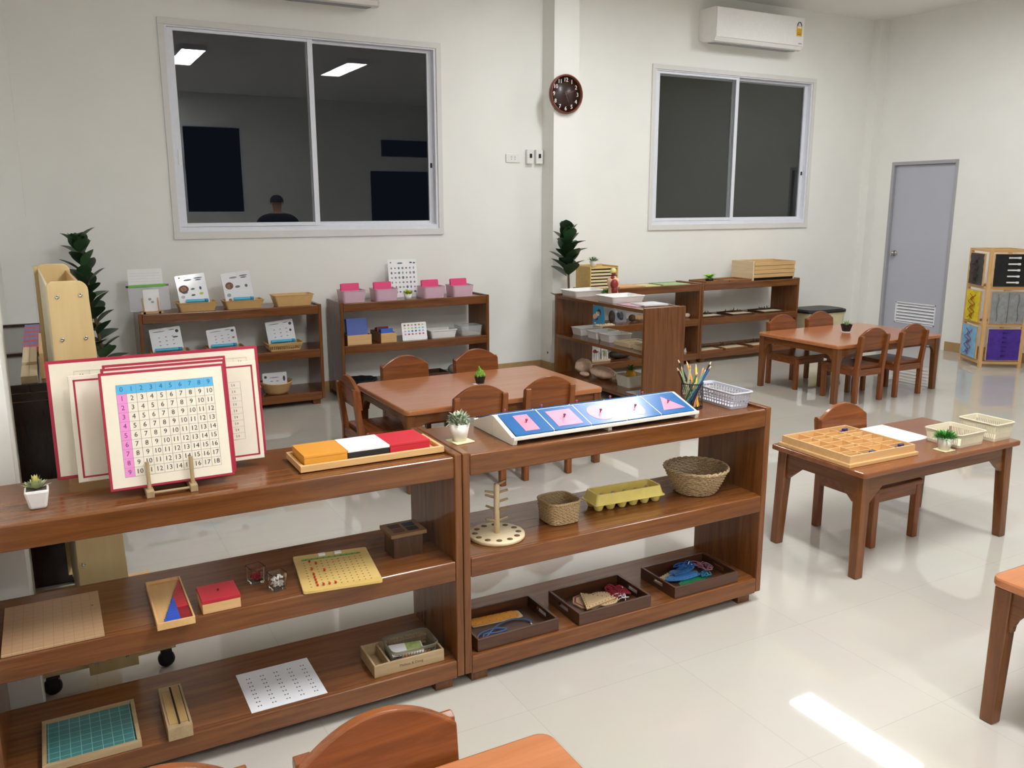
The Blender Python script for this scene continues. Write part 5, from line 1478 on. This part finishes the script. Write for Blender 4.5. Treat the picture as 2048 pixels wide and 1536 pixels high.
MIDT = {k: wood('mid_tray_wood_' + k, '7d5029', 'a06c3e', k, .4, .1) for k in 'xyz'}
ft = thing('frame_tray', 'shallow brown wooden tray under the lime plant', 'tray', (5.985, 6.790, ZT), 0, 'shallow brown trays on the corner shelf')
m = MB(MIDT['x']); open_box(m, -.150, .150, -.135, .135, 0, .024, .014, .010); m.build('tray_body', ft)
dup(ft, 'shallow brown wooden tray between the lime plant and the drawers', (6.305, 6.800, ZT))
t = thing('potted_plant', 'lime-green leafy plant in a low black pot on the corner shelf', 'plant', (5.990, 6.785, ZT + .0105))
m = MB(BLACKP); m.lathe([(0, 0), (.040, 0), (.046, .030), (.042, .030), (0, .026)], 20); m.build('pot', t)
m = MB(plain('leaf_lime_bright', '9ccf3c', .6, var=.2)); rd = random.Random(9)
for k in range(46):
    a_ = k * 2.4; e = rd.uniform(.15, 1.2); leaf_blade(m, (0, 0, .030), (math.cos(a_) * math.cos(e), math.sin(a_) * math.cos(e), math.sin(e)), rd.uniform(.05, .085), .026, curl=.25, n=4)
m.build('foliage', t)
GR = plain('dried_green', '5a6a4a', .8, var=.4, scale=90); BRN = plain('dried_brown', '7a5238', .8, var=.4, scale=90); GRY = plain('dried_grey', '66685a', .8, var=.4, scale=90)
for k, (x, mt, lb, z) in enumerate(((5.940, GR, 'tray with a pale card and green dried sprigs, left of three on the middle board', ZM), (6.355, BRN, 'tray with a pale card and brown dried sprigs, centre of the middle board', ZM), (6.790, GRY, 'tray with grey dried sprigs at the right of the middle board', ZM),
                                     (5.940, GRY, 'flat tray with a pale card at the left of the bottom board', ZB), (6.280, BRN, 'flat tray with a pale card in the centre of the bottom board', ZB), (6.660, BRN, 'flat brown tray at the right of the bottom board', ZB))):
    t = thing('nature_tray', lb, 'tray', (x, 6.770, z), 0, 'nature trays on the corner shelf')
    m = MB(DARKT['x'] if z == ZM else MIDT['x']); open_box(m, -.150, .150, -.125, .125, 0, .016, .008, .004); m.build('tray_body', t)
    m = MB(plain('card_cream', 'e3d3b0', .5, var=.03)); m.box(-.125, .125, -.114, .02, .0045, .0145); m.build('card', t)
    m = MB(mt); rd = random.Random(k)
    for j in range(26): leaf_blade(m, (rd.uniform(-.08, .08), rd.uniform(.03, .08), .010), (rd.uniform(-1, 1), rd.uniform(-.4, .4), rd.uniform(.1, .7)), .05, .012, curl=.3, n=3)
    m.build('dried_sprigs', t)['kind'] = 'stuff'

# bin with black lid
t = thing('storage_bin', 'cream plastic bin with a black lid behind the back right chairs', 'bin', (7.600, 6.800, 0))
m = MB(plain('bin_cream', 'dccfa8', .35, var=.03)); plastic_basket(m, .270, .190, .400, .86, .004, None, r=.06, rim=.006); m.build('bin_body', t)
m = MB(BLACKP); m.prism(rrect(-.305, .305, -.205, .205, .12, 8), 'z', .402, .432, .008); m.prism(rrect(-.28, .28, -.18, .18, .11, 8), 'z', .430, .440, .004); m.build('lid', t)

# ------------------------------------------------------------------ cream plywood display rack on castors
t = thing('display_rack', 'cream plywood display rack on castors standing end-on behind the charts', 'rack', (0.0, 2.952, 0), R(1.5))
L = .920
def side_outline():
    p = [(.0, .045), (.152, .045), (.148, .30)]
    p += [(.113, 1.30)]
    for k in range(6):
        u = R(90 * k / 5); p.append((.113 - .030 + .030 * math.cos(u), 1.326 + .030 * math.sin(u)))
    p += [(.012, 1.356), (.0, 1.346)]
    return p
for y in (0.0, L - .018):
    o = MB(PLY).prism(side_outline(), 'y', y, y + .018, .002).build('end_panel', t)
    if y == 0.0:
        for (bx, bz) in ((.026, 1.309), (.090, 1.312), (.027, 1.177), (.093, 1.178), (.024, .085), (.118, .085), (.017, .44)):
            m = MB(STEEL); m.M = Matrix.Translation((bx, -.0002, bz)) @ Matrix.Rotation(R(90), 4, 'X')
            m.lathe([(0, 0), (.0062, 0), (.0060, .002), (.0030, .003), (.0026, .0022), (0, .0020)], 16); m.build('bolt', o)
m = MB(wood('ply_back', 'd8c8a4', 'e6d8ba', 'y', .5)); m.box(.000, .006, .018, L - .018, .10, 1.340); m.build('back_panel', t)
m = MB(PLY); m.box(-.014, .0, L - .03, L + .006, .06, 1.35, .001); m.build('rear_batten', t)
for z, xo in ((1.270, .105), (.98, .118), (.69, .128), (.40, .138)):
    MB(PLY).box(.006, xo, .018, L - .018, z, z + .012).build('shelf', t)
    MB(ORWOOD['y']).box(xo - .008, xo, .018, L - .018, z + .012, z + .06).build('ledge', t)
m = MB(PLY); m.box(-.150, .275, .018, .048, .066, .122, .002); m.build('foot_beam', t)
m = MB(ORWOOD['x']); m.box(-.150, .275, .60, .66, .066, .108, .002); m.build('foot_beam', t)
for x in (-.110, .242):
    for y in (.030, .63):
        q = MB(BLACKP); q.M = Matrix.Translation((x, y, .026)) @ Matrix.Rotation(R(90), 4, 'Y') @ Matrix.Rotation(R(90), 4, 'X')
        q.M = Matrix.Translation((x, y, .028)) @ Matrix.Rotation(R(90), 4, 'X')
        q.lathe([(0, -.012), (.022, -.012), (.028, -.008), (.028, .008), (.022, .012), (0, .012)], 20)
        w = q.build('castor_wheel', t)
        g = MB(BLACKP); g.box(x - .018, x + .018, y - .020, y + .020, .052, .066, .002); g.box(x - .012, x + .022, y - .019, y - .014, .026, .054, .001).box(x - .012, x + .022, y + .014, y + .019, .026, .054, .001); g.build('castor_fork', w)

# ------------------------------------------------------------------ on the dark shelves along the left wall
ZD = .8635
REDR = plain('rod_red', 'c2384a', .4, var=.04); BLUR = plain('rod_blue', '6a6fae', .4, var=.04)
r0 = None
for k, lb in enumerate(('left one of three striped rods on the dark shelf', 'middle one of three striped rods on the dark shelf', 'right one of three striped rods on the dark shelf')):
    loc = (-.122 + .0255 * k, 5.335, ZD); 
    if r0 is None:
        m = MB(REDR); n = 10; ln = .96
        for j in range(n):
            m.use(REDR if j % 2 == 0 else BLUR).box(-.0125, .0125, -ln / 2 + ln * j / n, -ln / 2 + ln * (j + 1) / n, 0, .025)
        r0 = tag(m.build('number_rod'), lb, 'counting rod', loc, 0, 'red and blue rods')
    else:
        o = r0.copy(); C.objects.link(o); o.location = loc; o['label'] = lb
for k, (x, y, w, d, h, lb) in enumerate(((-.098, 4.075, .060, .28, .040, 'pale wooden plank box nearest us on the left wall shelf'), (-.098, 4.470, .058, .46, .050, 'pale wooden plank box behind the nearest one on the left wall shelf'), (-.045, 4.40, .022, .66, .110, 'upright tan wooden plank beside the plank boxes'), (-.032, 5.02, .010, .24, .075, 'lower light wooden slat standing by the striped rods'), (-.018, 5.02, .010, .24, .080, 'taller light wooden slat standing by the striped rods'))):
    t = thing('block_box' if k < 2 else 'wooden_plank', lb, 'wooden box' if k < 2 else 'plank', (x, y, ZD))
    m = MB(PALE['y'] if k < 2 else ORWOOD['y'] if k == 2 else BEECH['y']); m.box(-w / 2, w / 2, -d / 2, d / 2, 0, h, .001); m.build('body', t)
    if k < 2:
        m = MB(plain('joint_line', 'b39a68', .8, var=0)); m.box(-.001, .001, -d / 2 + .004, d / 2 - .004, h, h + .0006); m.build('joint', t)
t = thing('potted_plant', 'small yellow-green sprig at the foot of the display rack', 'plant', (.000, 4.35, ZD))
m = MB(BLACKP); m.lathe([(0, 0), (.018, 0), (.024, .03), (0, .028)], 14); m.build('pot', t)
m = MB(plain('sprig_yellow_green', 'a8ac4a', .6, var=.3, scale=50)); rd = random.Random(4)
for k in range(26):
    a = rd.uniform(0, 6.28); leaf_blade(m, (0, 0, .03 + .04 * rd.random()), (math.cos(a) * .5, math.sin(a) * .6, rd.uniform(.3, 1)), .05, .014, curl=.2, n=3)
m.build('sprigs', t)

# ------------------------------------------------------------------ two tall artificial fig plants
FIG = plain('fig_leaf', '284026', .38, var=.30, scale=9); FIGL = plain('fig_leaf_pale', '3a5a36', .38, var=.25, scale=9)  # two leaf greens, the second paler, mixed leaf by leaf
def fig(label, x, y, z0, z1, spread, n, seed, lean=(0, 0), ph=0.0, rpot=.10, clear=False):
    t = thing('fig_plant', label, 'plant', (x, y, 0), 0, 'tall artificial fig plants')
    m = MB(plain('pot_pale', 'cfcdc6', .5, var=.03)); m.lathe([(0, 0), (rpot * .75, 0), (rpot, .22), (rpot * .94, .22), (rpot * .9, .19), (0, .19)], 28); m.build('pot', t)
    m = MB(plain('fig_bark', '6a5236', .8, var=.2)); m.tube([(0, 0, .18), (.01, 0, .5), (lean[0] * .5, lean[1] * .5, (z0 + z1) / 2 + .1), (lean[0], lean[1], z1 - .06)], [.013, .012, .010, .006], 8); m.build('stem', t)
    rd = random.Random(seed)
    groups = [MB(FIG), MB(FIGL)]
    for k in range(n):
        u = k / (n - 1); z = z0 + (z1 - .08 - z0) * u
        a = ph + k * 2.399; e = .50 + .50 * u + rd.uniform(-.20, .25)
        sc = (1.0 - .25 * u) * rd.uniform(.85, 1.1)
        px_, py_ = lean[0] * u, lean[1] * u
        d = Vector((math.cos(a) * math.cos(e), math.sin(a) * math.cos(e), math.sin(e)))
        if clear and z < .93 and not (d.x < -.25 and -.08 < d.y < .35): continue
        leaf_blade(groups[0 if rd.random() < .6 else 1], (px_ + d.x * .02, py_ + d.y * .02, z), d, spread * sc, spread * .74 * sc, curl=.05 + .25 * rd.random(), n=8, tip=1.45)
    for j in range(5):
        a = ph + j * 1.25; d = Vector((math.cos(a) * .42, math.sin(a) * .42, 1))
        leaf_blade(groups[j % 2], (lean[0], lean[1], z1 - .14), d, spread * .75, spread * .60, curl=.05, n=8, tip=1.45)
    bm_ = groups[0]
    me = bpy.data.meshes.new('tmp'); groups[1].bm.to_mesh(me); groups[1].bm.free()
    nf = len(bm_.bm.faces); bm_.use(FIGL); bm_.bm.from_mesh(me); bpy.data.meshes.remove(me)
    bm_.bm.faces.ensure_lookup_table()
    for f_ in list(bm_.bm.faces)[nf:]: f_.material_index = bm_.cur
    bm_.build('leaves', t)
    return t
fig('tall dark green artificial fig plant in the left corner behind the rack', .305, 6.78, .45, 1.41, .185, 40, 5, (-.085, 0), .4)
fig('tall dark green artificial fig plant before the pillar', 4.215, 6.665, 0.60, 1.405, .215, 52, 9, (-.03, 0), 1.1, .07, True)

# ------------------------------------------------------------------ tower of dressing frames
tw = thing('frame_tower', 'light wooden tower rack hung with cloth fastening frames', 'rack', (8.035, 5.112, 0), R(-33))
TWD, TDD, TH = .37, .42, 1.150
for (x, y) in ((0, 0), (TWD, 0), (0, TDD), (TWD, TDD)):
    MB(BEECH['z']).box(x - .016, x + .016, y - .016, y + .016, 0, TH + (.010 if y == 0 else .0), .002).build('post', tw)
for z in (.035, .405, .765, 1.125):
    m = MB(BEECH['x']); m.box(.016, TWD - .016, -.012, .010, z, z + .026, .001); m.build('rail', tw)
    m = MB(BEECH['x']); m.box(.016, TWD - .016, TDD - .010, TDD + .012, z, z + .026, .001); m.build('rail', tw)
    m = MB(BEECH['y']); m.box(-.012, .010, .016, TDD - .016, z, z + .026, .001); m.build('rail', tw)
    m = MB(BEECH['y']); m.box(TWD - .010, TWD + .012, .016, TDD - .016, z, z + .026, .001); m.build('rail', tw)
def cloth(name, c, bump=.5): return plain(name, c, .9, var=.18, scale=25, bump=bump, bscale=60)
CLOTHS = {k: cloth('cloth_' + k, c) for k, c in (('purple', '4a2f8e'), ('grey', '8f9090'), ('black', '20211f'), ('blue', '86b9dc'), ('yellow', 'e4ce2a'), ('charcoal', '4c4744'))}
M33 = Matrix.Translation((8.035, 5.112, 0)) @ Matrix.Rotation(R(-33), 4, 'Z')
def dressing(label, key, side, z, w, h, deco):
    """cloth frame hung on the front (side 0) or on the left (side 1) of the tower"""
    if side == 0: p = M33 @ Vector((TWD / 2 + .004, -.0175, z)); rz = R(-33)
    else: p = M33 @ Vector((-.0175, TDD / 2, z)); rz = R(-33 - 90)
    t = thing('dressing_frame', label, 'dressing frame', p, rz, 'cloth frames on the tower')
    t.rotation_euler = (R(-2.0) * 0, 0, rz)
    m = MB(BEECH['z']); b = .013
    m.box(-w / 2, -w / 2 + b, -.016, 0, 0, h, .001).box(w / 2 - b, w / 2, -.016, 0, 0, h, .001).box(-w / 2 + b, w / 2 - b, -.016, 0, 0, b, .001).box(-w / 2 + b, w / 2 - b, -.016, 0, h - b, h, .001); m.build('wood_frame', t)
    m = MB(CLOTHS[key])
    tb = bmesh.new(); nx, nz = 16, 16; g = []
    for i in range(nz + 1):
        row = []
        for j in range(nx + 1):
            u, v = j / nx, i / nz
            row.append(tb.verts.new(((u - .5) * (w - .010), -.0185 - .003 * math.sin(u * 31 + 2 * v) * math.sin(v * 23), .005 + v * (h - .010))))
        g.append(row)
    for i in range(nz):
        for j in range(nx):
            if j != nx // 2 - 1 or True: tb.faces.new((g[i][j], g[i][j + 1], g[i + 1][j + 1], g[i + 1][j]))
    m.merge(tb, True); c = m.build('cloth', t)
    if deco: deco(t, w, h)
    return t
def deco_clips(t, w, h):
    m = MB(plain('clip_white', 'e8e6e2', .4, var=.03))
    for k in range(5):
        z = .045 + k * (h - .085) / 4
        m.box(-.045, .060, -.028, -.0215, z - .007, z + .007, .003); m.box(.062 - .02, .070, -.031, -.024, z - .010, z + .010, .003)
        b = m.build('white_clip', t); m = MB(plain('clip_white', 'e8e6e2', .4, var=.03))
    m.bm.free()
def deco_knots(t, w, h):
    m = MB(plain('thread_dark_purple', '2c1c5e', .9, var=.1))
    for k in range(6):
        z = .05 + k * (h - .09) / 5
        m.tube([(-.022, -.024, z), (-.008, -.029, z + .006), (.006, -.025, z - .004), (.022, -.028, z + .002)], .0030, 5)
        m.tube([(-.01, -.026, z), (-.014, -.028, z - .014)], .0022, 5)
    m.build('tied_threads', t)
def deco_seam(t, w, h):
    m = MB(plain('seam_grey', '6c6d6c', .9, var=.1)); m.box(-.002, .002, -.0255, -.0215, .01, h - .01)
    for u in (-.3, .28): m.tube([(u * w + .006 * math.sin(k), -.0225, .03 + k * (h - .06) / 10) for k in range(11)], .0030, 5)
    m.build('seams', t)
def deco_bows(c1, c2):
    def f(t, w, h):
        rd = random.Random(h * 1000 + w * 77)
        for cc, ox in ((c1, -.02), (c2, .02)):
            m = MB(plain('ribbon_' + cc, cc, .7, var=.1))
            pts = [(ox + .05 * math.sin(k * 1.3 + ox * 50), -.026 - .006 * abs(math.sin(k)), h - .04 - k * (h - .07) / 14) for k in range(15)]
            m.tube(spline(pts, 4), .0035, 5); m.build('ribbon', t)
    return f
Z1, Z2, Z3 = .075, .435, .795
dressing('deep purple cloth frame with tied threads, low on the tower front', 'purple', 0, Z1, .315, .315, deco_knots)
dressing('grey cloth frame with a middle seam on the tower front', 'grey', 0, Z2, .330, .320, deco_seam)
dressing('black cloth frame with white clips at the top of the tower', 'black', 0, Z3, .340, .320, deco_clips)
dressing('light blue cloth frame with trailing ribbons on the tower side', 'blue', 1, Z1, .330, .320, deco_bows('5a3f8e', 'a02c4e'))
dressing('yellow cloth frame with red-brown lacing on the tower side', 'yellow', 1, Z2, .300, .310, deco_bows('b84a1e', '8a3a14'))
dressing('charcoal cloth frame with a maroon cord on the tower side', 'charcoal', 1, Z3, .300, .315, deco_bows('5a2c34', '3c3436'))

# ------------------------------------------------------------------ person standing behind the camera's right, seen mirrored in the night glass
def person(label, x, y, rz):
    t = thing('person', label, 'person', (x, y, 0), rz)
    V, Ed, Rd = [], [], []
    def v(p, r, parent=None):
        V.append(Vector(p)); Rd.append(r if isinstance(r, tuple) else (r, r)); i = len(V) - 1
        if parent is not None: Ed.append((parent, i))
        return i
    pel = v((0, 0, .93), (.150, .115))
    wa = v((0, .005, 1.06), (.135, .105), pel); ch = v((0, .01, 1.24), (.160, .115), wa); st = v((0, .005, 1.38), (.135, .095), ch)
    nk = v((0, .015, 1.47), (.055, .058), st); nk2 = v((0, .035, 1.53), (.052, .055), nk); hd = v((0, .055, 1.60), (.074, .088), nk2); top = v((0, .060, 1.67), (.066, .078), hd)
    for s in (-1, 1):
        hip = v((s * .095, 0, .86), .098, pel); kn = v((s * .105, .015, .48), .062, hip); an = v((s * .11, -.01, .09), .042, kn)
        he = v((s * .112, .02, .045), (.042, .040), an); to = v((s * .125, .15, .030), (.040, .026), he)
        sh = v((s * .185, .0, 1.375), .066, st); el = v((s * .300, .060, 1.150), .045, sh); wr = v((s * .115, .290, 1.255), .029, el)
        pa = v((s * .085, .335, 1.275), (.034, .020), wr)
        for k, (dx, dz, ln) in enumerate(((-.004, .034, .070), (-.012, .012, .078), (-.014, -.010, .074), (-.008, -.030, .060))):
            a = v((s * (.078 + dx), .355, 1.280 + dz), .0095, pa); b = v((s * (.062 + dx), .372, 1.284 + dz * 1.15), .0088, a); c = v((s * (.062 + dx - ln * .38), .378, 1.286 + dz * 1.2), .0076, b)
        a = v((s * .070, .322, 1.315), .0105, pa); b = v((s * .045, .328, 1.335), .0090, a)
    me = bpy.data.meshes.new('body'); me.from_pydata(V, Ed, []); ob = bpy.data.objects.new('body_cage', me); C.objects.link(ob)
    md = ob.modifiers.new('skin', 'SKIN'); md.use_smooth_shade = True
    for i, d in enumerate(me.skin_vertices[0].data): d.radius = Rd[i]; d.use_root = (i == 0)
    sb = ob.modifiers.new('sub', 'SUBSURF'); sb.levels = 2; sb.render_levels = 2
    bpy.context.view_layer.update()
    m2 = bpy.data.meshes.new_from_object(ob.evaluated_get(bpy.context.evaluated_depsgraph_get()))
    bpy.data.objects.remove(ob); m2.name = 'body'
    for mt in (plain('skin_tone', 'b98a6a', .55, var=.04), plain('dark_shirt', '1a1b20', .85, var=.1), plain('dark_trousers', '1d222c', .85, var=.1), plain('dark_shoe', '141414', .6, var=.05)): m2.materials.append(mt)
    for p in m2.polygons:
        c = p.center; p.use_smooth = True
        if c.z > 1.45: p.material_index = 0
        elif c.z > .95 and not (c.y > .20): p.material_index = 1
        elif c.y > .20 and c.z > .95: p.material_index = 0
        elif c.z > .10: p.material_index = 2
        else: p.material_index = 3
    b = bpy.data.objects.new('body', m2); C.objects.link(b); b.parent = t
    m = MB(plain('black_hair', '0f0d0d', .5, var=.1))
    tb = bmesh.new(); bmesh.ops.create_uvsphere(tb, u_segments=24, v_segments=16, radius=1)
    bmesh.ops.delete(tb, geom=[q for q in tb.verts if q.co.z < -.25 or (q.co.y > .55 and q.co.z < .35)], context='VERTS')
    for q in tb.verts: q.co = Vector((q.co.x * .088, .050 + q.co.y * .104, 1.645 + q.co.z * .098))
    m.merge(tb, True); h = m.build('hair', t); h.scale = (1.22, 1.05, 1); sd = h.modifiers.new('solid', 'SOLIDIFY'); sd.thickness = .010
    m = MB(plain('eye_white', 'e8e4e0', .3, var=0))
    b.scale = (1.22, 1.05, 1)
    for s in (-1, 1):
        m.use(plain('eye_white', 'e8e4e0', .3, var=0)).ball((s * .030, .128, 1.625), .010, 10, 8, (1.2, .8, .8)); m.use(plain('eye_dark', '1c1410', .3, var=0)).ball((s * .030, .136, 1.624), .005, 8, 6)
    m.use(plain('skin_tone', 'b98a6a', .55, var=.04)).ball((0, .146, 1.600), .012, 10, 8, (.9, 1.1, 1.5)); m.ball((-.078, .045, 1.615), .018, 10, 8, (.4, .8, 1.4)); m.ball((.078, .045, 1.615), .018, 10, 8, (.4, .8, 1.4))
    m.use(plain('lip_tone', '8a4f44', .5, var=0)).ball((0, .134, 1.565), .010, 10, 6, (2.0, .7, .5)); m.build('face', t).scale = (1.22, 1.05, 1)
    ph = thing('phone', 'dark phone held in both hands of the dark-clothed person', 'phone', (x, y, 0), rz)
    m = MB(BLACKP); m.box(-.058, .058, .420, .429, 1.250, 1.325, .004); m.build('phone_body', ph)
    return t
person('person in dark clothes seen from behind, mirrored in the left window', 3.36, .22, R(190))
